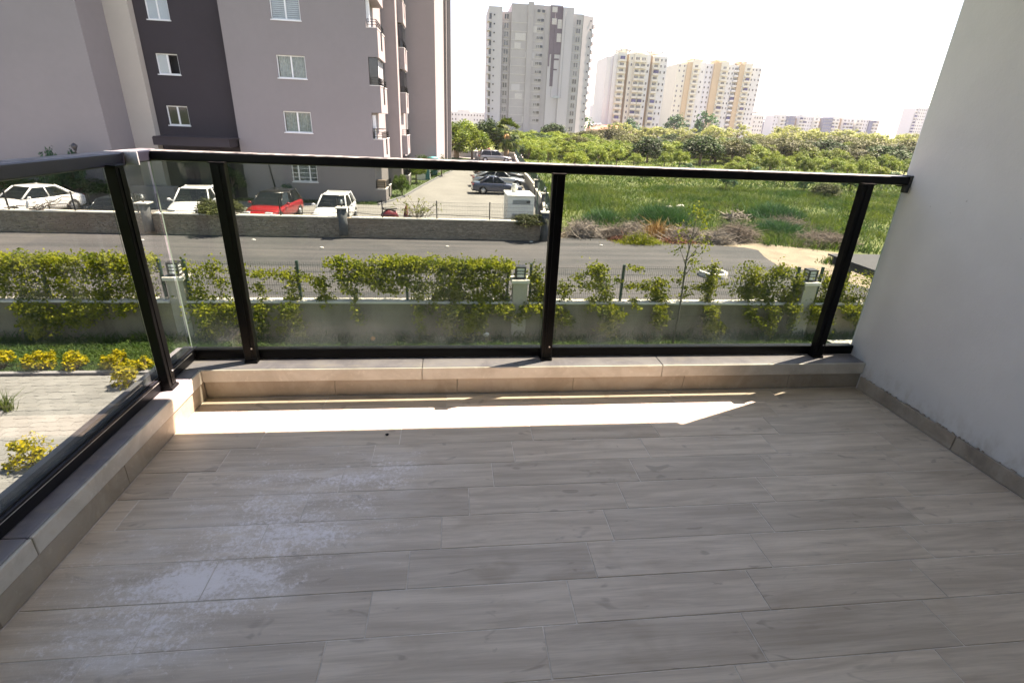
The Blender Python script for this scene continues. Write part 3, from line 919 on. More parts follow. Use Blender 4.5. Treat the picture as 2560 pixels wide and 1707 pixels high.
# corner balconies: parapet with a railing slot on the sunlit side
def corner_balcony(x0, x1, y0, y1, zt, zb, enclosed, rail_side=True):
    sl0, sl1 = y0 + (y1 - y0) * .42, y0 + (y1 - y0) * .64
    b = MB()
    b.box(x0, x1 - .121, y0, y0 + .12, zb, zt)
    b.box(x1 - .12, x1, y0, sl0, zb, zt).box(x1 - .12, x1, sl1, y1, zb, zt).box(x1 - .12, x1, sl0 + .001, sl1 - .001, zb, zt - .95)
    b.box(x0, x1 - .121, y0 + .121, y1, zb, zb + .16)
    B = part(b, 'balcony', 'facade', nb)
    MB().box(x0, x1 + .02, y0 - .025, y0 + .14, zt + .002, zt + .03).build('coping', 'white_paint', B)
    MB().box(x1 - .14, x1 + .025, y0 + .141, sl0, zt + .002, zt + .03).build('coping', 'white_paint', B)
    MB().box(x1 - .14, x1 + .025, sl1, y1, zt + .002, zt + .03).build('coping', 'white_paint', B)
    r = MB()
    for zz in (.16, .30, .42):
        r.box(x0 + .05, x1 - .03, y0 + .03, y0 + .06, zt + zz - .012, zt + zz + .012)
        r.box(x1 - .06, x1 - .03, y0 + .06, y1 - .05, zt + zz - .012, zt + zz + .012)
    for yy in np.linspace(y0 + .04, y1 - .06, 7): r.box(x1 - .065, x1 - .025, yy, yy + .035, zt + .03, zt + .42)
    r.box(x0 + .05, x0 + .085, y0 + .028, y0 + .062, zt + .03, zt + .42)
    for zz in np.linspace(zt - .9, zt - .05, 7): r.box(x1 - .05, x1 - .02, sl0 + .01, sl1 - .01, zz, zz + .085)
    MB().box(x1 - .10, x1 - .08, sl0 + .01, sl1 - .01, zt - .94, zt + .02).build('slot_dark_backing', 'dark_pane', B)  # dark backing added behind the bars so the slot reads dark
    r.build('balcony_railing', 'black_metal', B)
    if enclosed:
        MB().box(x0 + .02, x1 - .1, y0 + .07, y0 + .09, zt + .035, zt + 1.45).build('glazing', 'dark_pane', B)
        e = MB()
        for yy in np.linspace(y0 + .1, y1 - .1, 6): e.box(x1 - .11, x1 - .07, yy, yy + .05, zt + .035, zt + 1.45)
        e.build('glazing_bar', 'plastic', B)
        MB().box(x1 - .20, x1 - .18, y0 + .1, y1 - .1, zt + .035, zt + 1.45).build('curtain', 'blind', B)
for k in range(-1, 7):
    zt = .03 + 2.9 * k
    corner_balcony(-3.598, -3.0, 31.4, 34.6, zt, zt - (1.43 if k >= 0 else .70), k == 1)
    b2 = zt + .05
    corner_balcony(-2.648, -2.25, 39.95, 42.3, b2, b2 - (1.35 if k >= 0 else .75), k in (1, 2, -1))
part(MB().box(-3.59, -3.42, 31.62, 31.9, .05, 1.38), 'balcony_door', 'white_pvc', nb)
part(MB().box(-3.59, -3.42, 31.62, 31.9, 5.9, 7.2), 'balcony_door', 'white_pvc', nb)
bx = MB().box(-3.55, -3.05, 31.55, 31.95, -2.8, -2.4)
bo = thing('storage_box', 'brown wicker box on the ground floor corner balcony', 'box', (-3.3, 31.75, -2.8))
part(bx, 'basket', 'tan', bo)
part(MB().box(-3.58, -3.02, 31.52, 31.98, -2.399, -2.34), 'lid', 'bark', bo)
tb = thing('folding_table', 'dark folding table on the lowest upstairs corner balcony', 'table', (-3.3, 32.2, .05))
t_ = MB().box(-3.56, -2.95, 31.5, 32.9, .60, .64)
part(t_, 'tabletop', 'plastic', tb)
part(MB().box(-3.54, -3.5, 31.55, 32.85, -1.2, .599), 'leg', 'plastic', tb)

# ================================================================== FAR TOWERS
def tower_windows(root, wall_y, xs, zs, w_, h_, me, skip=0.0, parent=None, dx=0.0):
    L = root.location
    for j, z in enumerate(zs):
        for x in xs:
            if skip and random.random() < skip: continue
            link('window', me, root, (x + dx * j - L.x, wall_y - L.y, z - L.z))
def win_mesh(w_, h_, pane, frame, mull=1, depth=.12):
    b = MB()
    t = .10
    b.box(-w_ / 2, w_ / 2, -depth, 0, -h_ / 2, -h_ / 2 + t, 1).box(-w_ / 2, w_ / 2, -depth, 0, h_ / 2 - t, h_ / 2, 1)
    b.box(-w_ / 2, -w_ / 2 + t, -depth, 0, -h_ / 2 + t, h_ / 2 - t, 1).box(w_ / 2 - t, w_ / 2, -depth, 0, -h_ / 2 + t, h_ / 2 - t, 1)
    for i in range(1, mull + 1):
        q = -w_ / 2 + w_ * i / (mull + 1)
        b.box(q - .06, q + .06, -depth * .8, 0, -h_ / 2 + t, h_ / 2 - t, 1)
    b.quad((-w_ / 2 + t, -.03, -h_ / 2 + t), (w_ / 2 - t, -.03, -h_ / 2 + t), (w_ / 2 - t, -.03, h_ / 2 - t), (-w_ / 2 + t, -.03, h_ / 2 - t), 0)
    return b.mesh('window', [pane, frame])
YT = 178.0
ct = thing('concrete_tower', 'tall unfinished grey concrete tower with a violet strip, behind the palm trees', 'tower', (28, 184, ZF))
FZ = [31.0 - 2.333 * k for k in range(14)]
def blk(x0, x1, y0, y1, z1, mat, name='wall_panel', z0=ZF):
    return part(MB().box(x0, x1, y0, y1, z0, z1), name, mat, ct)
blk(12.1, 16.2, YT - 1.2, YT + 14, 33.2, 'tower_pale')
blk(16.22, 19.0, YT + .2, YT + 14, 32.2, 'tower_concrete')
blk(19.02, 29.0, YT - .6, YT + 14, 34.4, 'tower_concrete')
blk(24.0, 25.8, YT - .9, YT - .62, 35.0, 'tower_concrete')
blk(29.02, 30.9, YT - .2, YT + 14, 34.4, 'tower_concrete')
blk(30.92, 34.8, YT - .5, YT + 14, 34.7, 'tower_pale')
blk(34.82, 38.1, YT - 1.1, YT + 14, 34.2, 'tower_pale')
blk(38.12, 41.3, YT - .3, YT + 14, 32.8, 'tower_green')
part(MB().prism([(41.32, YT - .5), (44.9, YT + 1.5), (44.9, YT + 14), (41.32, YT + 14)], ZF, 32.6), 'wall_panel', 'tower_green', ct)
# violet undercoat, drips and paler squares: separate skins of render standing proud
for a, c, d, e in ((30.98, 34.75, 21.6, 34.4), (31.9, 32.9, 12.6, 21.59), (31.0, 31.45, 18.2, 21.59), (32.91, 34.4, 20.0, 20.5), (32.91, 34.0, 17.2, 17.6)):
    part(MB().box(a, c, YT - .56, YT - .51, d, e), 'render_patch', 'tower_violet', ct)
for a, c, d, e in ((31.4, 33.0, 32.8, 34.2), (31.5, 33.0, 29.6, 31.2), (33.3, 34.7, 28.6, 31.0), (33.3, 34.7, 25.0, 27.3)):
    part(MB().box(a, c, YT - .6, YT - .57, d, e), 'render_patch', 'tower_line', ct)
for k in range(14):
    z = FZ[k] - 1.55
    part(MB().box(19.1, 28.9, YT - .68, YT - .61, z, z + .16), 'floor_line', 'tower_line', ct)
    part(MB().box(16.3, 18.9, YT + .1, YT + .19, z + .1, z + .24), 'floor_line', 'tower_line', ct)
    part(MB().box(38.2, 41.25, YT - .4, YT - .31, z - .1, z + .04), 'floor_line', 'tower_line', ct)
    if random.random() < .75:
        x0 = random.uniform(19.4, 25); wd = random.uniform(1.2, 3.4)
        part(MB().box(x0, min(x0 + wd, 28), YT - .65, YT - .61, z + .17, z + 2.2 * random.uniform(.7, .98)), 'render_patch', random.choice(['tower_pale', 'tower_line', 'tower_concrete']), ct)
wm = win_mesh(1.5, 1.55, 'grey_pane', 'tower_line', 1)
tower_windows(ct, YT + .19, [17.6], FZ[:13], 0, 0, wm)
wm2 = win_mesh(1.5, 1.5, 'grey_pane', 'tower_line', 1)
tower_windows(ct, YT - .31, [39.9], [z - .35 for z in FZ], 0, 0, wm2)
ws = win_mesh(1.15, .95, 'grey_pane', 'tower_line', 1)
wsd = win_mesh(1.15, 1.0, 'dark_pane', 'tower_line', 0)
tower_windows(ct, YT - .61, [27.45], [z + 1.8 for z in FZ[1:]], 0, 0, ws)
tower_windows(ct, YT - .61, [28.55], [z + 1.8 for z in FZ[1:]], 0, 0, wsd)
tower_windows(ct, YT - .63, [27.3, 28.75], [FZ[0] + 1.85], 0, 0, wsd)
hole = win_mesh(.42, .42, 'dark_pane', 'dark_pane', 0)
tower_windows(ct, YT - 1.21, [13.8], FZ, 0, 0, hole)
gap = win_mesh(.9, 1.7, 'dark_pane', 'tower_line', 0)
tower_windows(ct, YT - 1.22, [12.62], [z - .4 for z in FZ], 0, 0, gap)
for k in range(14):
    part(MB().box(11.7, 12.6, YT - 1.9, YT + 1, FZ[k] - 1.9, FZ[k] - 1.3), 'balcony', 'tower_pale', ct)
    part(MB().prism([(44.92, YT + 1.2), (45.7, YT + 1.7), (45.7, YT + 4), (44.92, YT + 4)], FZ[k] - 1.3, FZ[k] - .4), 'balcony', 'tower_pale', ct)
    link('window', hole, ct, (44.0 - ct.location.x, YT + .95 - ct.location.y, FZ[k] + .4 - ct.location.z), .5)
lift = thing('work_platform', 'small suspended work platform hanging on the grey concrete tower', 'platform', (33.8, YT - 1.9, 9.2))
part(MB().box(32.9, 35.0, YT - 2.3, YT - 1.5, 9.2, 9.32).box(32.9, 35.0, YT - 2.3, YT - 2.25, 9.33, 9.9), 'deck', 'grey_steel', lift)
part(MB().tube([(32.3, YT - 1.6, 9.36), (32.3, YT - 1.6, 33)], .03, 4).tube([(35.5, YT - 1.6, 9.36), (35.5, YT - 1.6, 33)], .03, 4), 'cable', 'dark_steel', lift)

def cream_tower(name, label, Y, segs, floors, ztop, pitch, roofbits, base=ZF, depth=18):
    """segs: (x0,x1,dy,dz,material,kind); kind w = small windows, b = balconies with awnings, n = blank"""
    xm = (segs[0][0] + segs[-1][1]) / 2
    r = thing(name, label, 'tower', (xm, Y + 8, base))
    L = r.location
    win = win_mesh(.85, 1.15, 'grey_pane', 'cream_white', 0)
    pair = win_mesh(1.9, 1.3, 'grey_pane', 'cream_white', 2)
    aw = MB().box(-1.05, 1.05, -.55, -.05, -.55, .62).mesh('awning', 'awning')
    bal = {}
    for x0, x1, dy, dz, mat, kd in segs:
        part(MB().box(x0 + .01, x1 - .01, Y + dy, Y + depth, base, ztop + dz), 'wall_panel', mat, r)
        wd = x1 - x0
        if kd == 'n': continue
        for k in range(floors):
            z = ztop - 1.7 - pitch * k
            if kd == 'w':
                n = max(1, int(wd / 1.7))
                for i in range(n):
                    if random.random() < .9: link('window', win, r, (x0 + wd * (i + .5) / n - L.x, Y + dy - L.y, z - L.z))
            elif kd == 'b':
                key = round(wd, 2)
                if key not in bal:
                    bal[key] = MB().box(-wd * .44, wd * .44, -1.1, -.02, -.1, .06).box(-wd * .44, wd * .44, -1.1, -1.0, .061, .75).mesh('balcony', mat)
                n = max(1, int(wd / 3.0))
                for i in range(n):
                    xx = x0 + wd * (i + .5) / n
                    link('window', pair, r, (xx - L.x, Y + dy - L.y, z - L.z))
                    if random.random() < .2: link('awning', aw, r, (xx - L.x, Y + dy - .5 - L.y, z - L.z), scale=(random.uniform(.8, 1.15), 1, 1))
                link('balcony', bal[key], r, ((x0 + x1) / 2 - L.x, Y + dy - L.y, z - 1.35 - L.z))
    for x0, x1, h, mat in roofbits:
        part(MB().box(x0, x1, Y + 3, Y + 9, ztop + .8, ztop + .8 + h), 'roof_house', mat, r)
    for i in range(14):
        x = random.uniform(segs[0][0] + 1, segs[-1][1] - 1)
        t = MB().lathe([(.45, 0), (.45, .9), (.3, 1.05)], 8, 0, 'z', (x, Y + random.uniform(2, 6), ztop + .9 + random.uniform(-.3, .4)))
        part(t, 'water_tank', 'grey_steel', r)
    return r
A = cream_tower('cream_tower', 'cream apartment tower with tan vertical recesses, nearer the concrete tower', 245, [
    (68.4, 70.2, .5, -1.5, 'cream_white', 'n'), (70.2, 71.4, .9, -1.0, 'grey_white', 'n'), (71.4, 73.1, .2, -.3, 'cream_white', 'n'),
    (73.1, 77.0, 0, .4, 'cream', 'b'), (77.0, 78.4, 1.6, 0, 'tan', 'n'), (78.4, 80.6, .3, .3, 'cream', 'w'), (80.6, 83.4, -.2, .3, 'cream', 'b'), (83.4, 86.2, 0, .2, 'cream', 'b'),
    (86.2, 88.0, .3, .2, 'cream_white', 'w'), (88.0, 89.3, 1.6, 0, 'tan', 'n'), (89.3, 92.3, 0, -.3, 'cream', 'b'), (92.3, 96.0, .6, -.3, 'cream_white', 'w')],
    13, 31.2, 2.38, [(74, 78, 1.6, 'cream'), (82, 86, 1.3, 'cream'), (90, 94, .9, 'cream')])
Bt = cream_tower('ochre_tower', 'cream apartment tower striped with ochre strips, right of the first cream tower', 285, [
    (117.0, 122.1, .8, -.9, 'cream', 'w'), (122.1, 124.8, .2, 0, 'ochre', 'n'), (124.8, 128.8, -.3, 1.2, 'cream', 'b'), (128.8, 132.2, .3, .3, 'cream_white', 'w'), (132.2, 136.6, .8, -.1, 'grey_white', 'w'),
    (136.6, 140.2, -.2, .6, 'ochre', 'n'), (140.2, 144.4, -.4, 1.2, 'cream', 'b'), (144.4, 148.0, .4, .2, 'cream_white', 'w'), (148.0, 150.6, .8, 0, 'cream_white', 'b'),
    (150.6, 153.4, -.2, .5, 'ochre', 'n'), (153.4, 157.6, -.3, .9, 'cream', 'b'), (157.6, 163.4, .7, -.6, 'cream_white', 'w')],
    13, 33.9, 2.36, [(125, 131.5, 1.2, 'ochre'), (138, 144.5, 1.3, 'ochre'), (151, 156, 1.2, 'ochre')])
Mt = cream_tower('beige_tower', 'lower beige tower seen in the gap between the two cream towers', 302, [
    (115.5, 118.5, .3, -1.8, 'cream', 'w'), (118.5, 124.5, 0, 0, 'tan', 'b')], 10, 26.3, 2.4, [])
cream_tower('white_block', 'small plain white block just right of the ochre striped tower', 330, [(189.4, 196.3, 0, 0, 'cream_white', 'w')], 5, 12.3, 2.4, [], depth=10)
cream_tower('grey_slab', 'grey block peeping out left of the first cream tower', 330, [(86.0, 92.4, 0, 0, 'grey_white', 'n')], 1, 13.5, 2.4, [], depth=10)
low = [(245.5, 250, .8, -.6, 'grey_white', 'w'), (250, 255.5, 0, .4, 'cream_white', 'b'), (255.5, 262.5, -1.2, -.4, 'slate_paint', 'w'), (262.5, 266, 2.5, -1.6, 'tan', 'n'), (266, 272, -.4, .5, 'cream_white', 'b'), (272, 278, .4, -.3, 'grey_white', 'w'), (278, 283, -.4, .5, 'cream_white', 'b'),
       (283, 286, 2.5, -1.4, 'tan', 'n'), (286, 293.5, -1.2, -.3, 'slate_paint', 'w'), (293.5, 300, 0, .5, 'cream_white', 'b'), (300, 303, 1.8, -.8, 'tan', 'n'), (303, 312, -.3, .2, 'grey_white', 'b'), (312, 314, 2.5, -1.4, 'tan', 'n'), (314, 320, -.3, .3, 'cream_white', 'b'), (320, 325, .3, -.3, 'grey_white', 'w'), (325, 328, -.8, -.6, 'slate_paint', 'n'), (328, 334, 0, -.8, 'grey_white', 'b')]
for i, (a, c, nm, lb) in enumerate(((0, 4, 'terrace_block', 'white and slate apartment block, leftmost of the low row on the horizon'), (4, 9, 'terrace_block', 'white block with a slate strip in the middle of the low horizon row'), (9, 17, 'terrace_block', 'white apartment block with open balconies at the right end of the low row'))):
    cream_tower(nm, lb, 400, [s[:6] for s in low[a:c]], 6, 15.3, 2.45, [(low[a][0] + 3, low[a][0] + 9, .5, 'grey_white')], depth=12)
cream_tower('white_block', 'pale far block with a slate side, left of the low row', 420, [(239.8, 249, 0, 0, 'cream_white', 'w')], 6, 15.2, 2.45, [], depth=10)
cream_tower('slate_block', 'low slate and white block in front of the low row gap', 425, [(251, 258.5, 0, 0, 'slate_paint', 'w')], 4, 10.8, 2.45, [], depth=10)
cream_tower('grey_tower', 'bluish white tower standing alone beside the balcony wall', 450, [(406.5, 410, .5, -.3, 'grey_white', 'b'), (410, 416, 0, 0, 'cream_white', 'w'), (416, 424, .6, .3, 'grey_white', 'w')], 10, 28.2, 2.55, [], depth=14)
cream_tower('white_terrace', 'faint white houses on the horizon between the mauve block and the concrete tower', 350, [(-6, 4, 0, 0, 'cream_white', 'w'), (4, 12, -.5, 1.2, 'cream_white', 'w'), (12, 23, 0, .2, 'cream_white', 'w')], 3, 6.6, 2.6, [], depth=10)
tag(MB().box(7.5, 12.0, 168, 174, ZF, .9).build('utility_house', 'grey_white'), 'small grey hut at the left foot of the concrete tower', 'building')
tag(MB().box(3, 7.0, 170, 173, -1.6, -.6).build('tarpaulin', 'blue_tarp'), 'blue tarpaulin beyond the trees left of the palms', 'tarpaulin')
rd = thing('red_roofed_house', 'low house with a red brick roof between the concrete and cream towers', 'house', (70, 235, ZF))
part(MB().box(61, 75, 232, 240, ZF, .2), 'wall', 'cream', rd)
rr_ = MB(); rr_.v += [(60.5, 231.5, .21), (75.5, 231.5, .21), (75.5, 240.5, .21), (60.5, 240.5, .21), (60.5, 236, 2.2), (75.5, 236, 2.2)]
for f in ((0, 1, 5, 4), (2, 3, 4, 5), (0, 4, 3), (1, 2, 5), (3, 2, 1, 0)): rr_.face(f)
part(rr_, 'roof', 'brick_red', rd)
cream_tower('pink_house', 'pale pink low house right at the foot of the concrete tower', 215, [(56, 62, 0, 0, 'ochre', 'n')], 1, .4, 2.4, [], depth=8)

# ================================================================== RETAINING WALL, PARKING FENCE, BOUNDARY WALL
rwall = thing('retaining_wall', 'rough stone faced retaining wall along the far side of the road', 'wall', (-10, 22.3, ZR))
part(MB().box(-45, 5.35, 22.205, 22.44, ZF - .1, -3.06), 'core', 'stone', rwall)
st = MB()
z = ZR
r = 0
while z < -3.12:
    h = random.uniform(.055, .085)
    x = -24 + random.uniform(0, .2)
    while x < 5.3:
        L_ = random.uniform(.12, .34)
        d = random.uniform(.008, .05)
        n = len(st.v); g = .006
        x2 = min(x + L_ - g, 5.34); z2 = min(z + h - g, -3.075)
        e = d * .5
        st.v += [(x, 22.21, z), (x2, 22.21, z), (x2, 22.21, z2), (x, 22.21, z2), (x + .02, 22.205 - d, z + .012 + e * .3), (x2 - .02, 22.205 - d * random.uniform(.6, 1.1), z + .012), (x2 - .02, 22.205 - d, z2 - .012), (x + .02, 22.205 - d * random.uniform(.5, 1.1), z2 - .012)]
        for f in ((4, 5, 6, 7), (0, 1, 5, 4), (1, 2, 6, 5), (2, 3, 7, 6), (3, 0, 4, 7)): st.face([n + i for i in f])
        x += L_
    z += h
kind(part(st, 'stone_facing', 'stone', rwall), 'stuff')
for a, c in zip([-45, -24, -18, -12.6, -12.0, -7, -4.1, -3.5, .5, 5.3], [-24, -18, -12.6, -12.0, -7, -4.1, -3.5, .5, 5.3, 5.35]):
    if c - a > .7: part(MB().box(a + .004, c - .004, 22.13, 22.47, -3.058, -3.005), 'coping', 'cap_stone', rwall, .006)
def globe_lamp(x, y, zb, label, pillar=None, s=1.0):
    o = thing('globe_lamp', label, 'lamp', (x, y, zb), 0, 'globe lamps on slate pillars')
    if pillar:
        MB().lathe([(.20 * s, pillar), (.20 * s, -.001)], 12).build('pillar', 'pillar_slate', o)
        MB().box(-.27 * s, .27 * s, -.27 * s, .27 * s, 0, .06 * s).build('pillar_cap', 'cap_stone', o, .01)
    MB().lathe([(.03, .061 * s), (.03, .16 * s), (.07 * s, .17 * s), (.07 * s, .20 * s)], 8).build('lamp_base', 'lamp_black', o)
    MB().sphere((0, 0, .32 * s), .13 * s, 14, 10).build('globe', 'globe', o)
    MB().lathe([(.03, .2 * s), (.045, .26 * s), (.045, .33 * s), (.01, .38 * s)], 8).build('bulb', 'lamp_white', o)
    return o
globe_lamp(-12.25, 22.12, -2.60, 'glass globe lamp on the slate pillar beside the white saloon at the left', -1.2)
globe_lamp(-3.86, 22.12, -2.60, 'glass globe lamp on the slate pillar before the small white car', -1.2)
globe_lamp(5.58, 22.2, -2.60, 'glass globe lamp on the corner pillar at the end of the stone wall', -1.35)
# wire fence on top of the retaining wall
wf = thing('wire_fence', 'low wire mesh fence with dark posts on top of the stone retaining wall', 'fence', (-9, 22.3, -3.0))
fx = [-22.8, -20.3, -17.82, -15.2, -12.65, -11.74, -9.2, -6.63, -4.12, -3.61, -2.09, .41, 2.89, 5.3]
for x in fx:
    part(MB().box(x - .025, x + .025, 22.28, 22.33, -3.006, -2.19), 'post', 'dark_steel', wf)
for a, c in zip(fx[:-1], fx[1:]):
    m = MB()
    n = int((c - a) / .075)
    for i in range(1, n):
        x = a + (c - a) * i / n
        m.box(x - .0025, x + .0025, 22.30, 22.305, -2.98, -2.25)
    for zz in (-2.97, -2.78, -2.6, -2.42, -2.26): m.box(a + .03, c - .03, 22.307, 22.314, zz - .004, zz + .004)
    part(m, 'mesh_panel', 'pale_wire', wf)
cb = thing('cable', 'black cable sagging along the foot of the wire fence', 'cable', (-9, 22.26, -2.9))
part(MB().tube([(x, 22.26, -2.86 + .04 * math.sin(x * 1.3) + .02 * math.sin(x * 3.1)) for x in np.arange(-22, 5.2, .5)], .014, 5), 'cable_run', 'plastic', cb)
# parking boundary wall to the right, with lamps and green fence
bwall = thing('boundary_wall', 'pale stepped concrete wall along the right side of the car park', 'wall', (7, 45, ZP))
pth = [(5.75, 22.6), (6.2, 26.5), (6.75, 30.5), (7.3, 38), (7.8, 46), (8.35, 53.5), (8.9, 61), (9.6, 70), (10.4, 79.5)]
for i, ((x0, y0), (x1, y1)) in enumerate(zip(pth[:-1], pth[1:])):
    dz = .10 * (i % 2)
    part(MB().prism([(x0, y0), (x0 + .22, y0), (x1 + .22, y1 - .01), (x1, y1 - .01)], ZF - .1, ZP + .62 + dz), 'wall_panel', 'concrete', bwall)
    part(MB().prism([(x0 - .04, y0), (x0 + .26, y0), (x1 + .26, y1 - .01), (x1 - .04, y1 - .01)], ZP + .623 + dz, ZP + .69 + dz), 'coping', 'cap_stone', bwall)
part(MB().prism([(-6, 79.6), (10.6, 79.6), (10.6, 79.9), (-6, 79.9)], ZF - .1, ZP + .9), 'wall_panel', 'cap_stone', bwall)
gf = thing('green_fence', 'dark green steel fence standing on the car park boundary wall', 'fence', (7, 45, ZP + .7))
for i, ((x0, y0), (x1, y1)) in enumerate(zip(pth[:-1], pth[1:])):
    n = 4
    for k in range(n):
        t = k / n
        part(MB().box(x0 + (x1 - x0) * t + .10, x0 + (x1 - x0) * t + .15, y0 + (y1 - y0) * t, y0 + (y1 - y0) * t + .05, ZP + .60, ZP + 1.6), 'post', 'green_steel', gf)
    m = MB()
    nn = int((y1 - y0) / .16)
    for k in range(nn):
        t = k / nn
        m.box(x0 + (x1 - x0) * t + .12, x0 + (x1 - x0) * t + .13, y0 + (y1 - y0) * t, y0 + (y1 - y0) * t + .012, ZP + .7, ZP + 1.55)
    part(m, 'mesh_panel', 'green_steel', gf)
for x, y, lb in ((6.12, 28.3, 'globe lamp on the boundary wall just behind the white cabinet'), (6.85, 36.0, 'globe lamp on the boundary wall beside the silver saloon'), (8.9, 62, 'globe lamp on the boundary wall in the distance by the palm')):
    globe_lamp(x + .4, y, ZP + 1.25, lb, -1.3, .85)
globe_lamp(4.3, 71.0, ZP + 1.3, 'globe lamp on a dark pillar at the far end of the car park', -1.3)
tag(MB().tube([(5.55, 25.0, ZF), (5.6, 25.0, -1.5)], .03, 6).build('steel_pole', 'green_steel'), 'thin dark green pole by the corner of the field', 'pole')

# white transformer cabinet
tr = thing('transformer_cabinet', 'white transformer cabinet behind the stone wall, louvred front', 'cabinet', (4.65, 25.6, ZP))
MB().box(-.68, .70, -1.0, 1.0, .0, 1.50).build('cabinet_body', 'transformer', tr, .01)
MB().box(-.72, .74, -1.05, 1.05, 1.503, 1.57).build('roof', 'transformer', tr, .01)
for zz in (1.12, .42):
    v = MB()
    for i in range(7): v.box(-.42, .50, -1.012 - .01 * (i % 2), -1.002, zz + i * .032, zz + i * .032 + .022)
    v.build('louvre', 'vent', tr)
v = MB()
for i in range(4): v.box(.30 + i * .05, .335 + i * .05, -1.03, -1.016, 1.20, 1.30)
v.build('vent_grid', 'plastic', tr)
hg = MB()
for zz in (.3, .7, 1.2): hg.box(-.70, -.682, -.75, -.65, zz, zz + .08)
hg.build('hinge', 'vent', tr)
pot = thing('clay_pot', 'round weathered urn standing on top of the white cabinet', 'urn', (4.45, 26.0, ZP + 1.57))
MB().lathe([(.10, 0), (.13, .05), (.19, .17), (.17, .30), (.10, .38), (.12, .42)], 14).build('urn_body', 'pale_rock', pot)

# ================================================================== GARDEN WALL, FENCE, LANTERNS
gw = thing('garden_wall', 'stained low garden wall carrying the ivy covered fence', 'wall', (0, 10.9, ZG))
px_ = [-14.2, -5.72, 2.955, 11.35, 19.5]
for i, (a, c) in enumerate(zip(px_[:-1], px_[1:])):
    part(MB().box(a + .2, c - .2, 10.80, 10.98, ZG - .1, -3.24), 'wall_panel', 'garden_wall', gw)
    n = 4
    for k in range(n):
        x0 = a + .2 + (c - a - .4) * k / n; x1 = a + .2 + (c - a - .4) * (k + 1) / n
        part(MB().box(x0 + .003, x1 - .003, 10.72, 11.04, -3.238, -3.185 + random.uniform(-.004, .004)), 'coping', 'cap_stone', gw, .006)
    part(MB().box(a + .2, c - .2, 10.785, 10.799, -3.33, -3.241), 'string_course', 'garden_wall', gw)
    part(MB().box(a + .2, c - .2, 10.790, 10.799, -3.60, -3.565), 'string_course', 'garden_wall', gw)
for x in px_[:4]:
    part(MB().box(x - .195, x + .195, 10.76, 11.10, ZG - .1, -2.66), 'pillar', 'pillar_paint', gw)
    part(MB().box(x - .25, x + .25, 10.70, 11.16, -2.658, -2.56), 'pillar_cap', 'cap_stone', gw, .012)
def lantern(x, label):
    o = thing('lantern', label, 'lantern', (x, 10.93, -2.558), 0, 'black lanterns on the garden wall pillars')
    MB().box(-.14, .14, -.14, .14, 0, .045).build('lantern_base', 'lamp_black', o, .006)
    f = MB()
    for sx in (-1, 1):
        for sy in (-1, 1): f.box(sx * .115 - .018, sx * .115 + .018, sy * .115 - .018, sy * .115 + .018, .046, .30)
    f.box(-.135, .135, -.135, .135, .30, .335)
    for zz in (.125, .205):
        f.box(-.097, .097, -.128, -.112, zz, zz + .022).box(-.097, .097, .112, .128, zz, zz + .022).box(-.128, -.112, -.097, .097, zz, zz + .022).box(.112, .128, -.097, .097, zz, zz + .022)
    f.build('lantern_frame', 'lamp_black', o)
    MB().box(-.108, .108, -.108, .108, .05, .298).build('diffuser', 'lamp_white', o)
lantern(-5.72, 'black box lantern on the pillar among thick ivy at the left')
lantern(2.955, 'black box lantern on the middle garden pillar')
lantern(11.35, 'black box lantern on the right garden pillar by the sandy path')
gfn = thing('garden_fence', 'green steel mesh fence on the garden wall', 'fence', (0, 10.9, -3.18))
gx = [-13.9, -11.2, -8.75, -6.05, -5.47, -2.78, -.05, 2.62, 3.24, 5.80, 8.37, 10.94, 11.66, 14.2, 16.8]
for x in gx:
    part(MB().box(x - .032, x + .032, 10.87, 10.93, -3.186, -2.15), 'post', 'green_steel', gfn, .004)
for a, c in zip(gx[:-1], gx[1:]):
    if c - a < 1: continue
    m = MB()
    n = int((c - a) / .055)
    for i in range(1, n):
        x = a + (c - a) * i / n
        m.box(x - .0022, x + .0022, 10.898, 10.902, -3.17, -2.18)
    for zz in np.arange(-3.16, -2.17, .18):
        m.box(a + .032, c - .032, 10.902, 10.907, zz - .0028, zz + .0028)
    part(m, 'mesh_panel', 'wire', gfn)

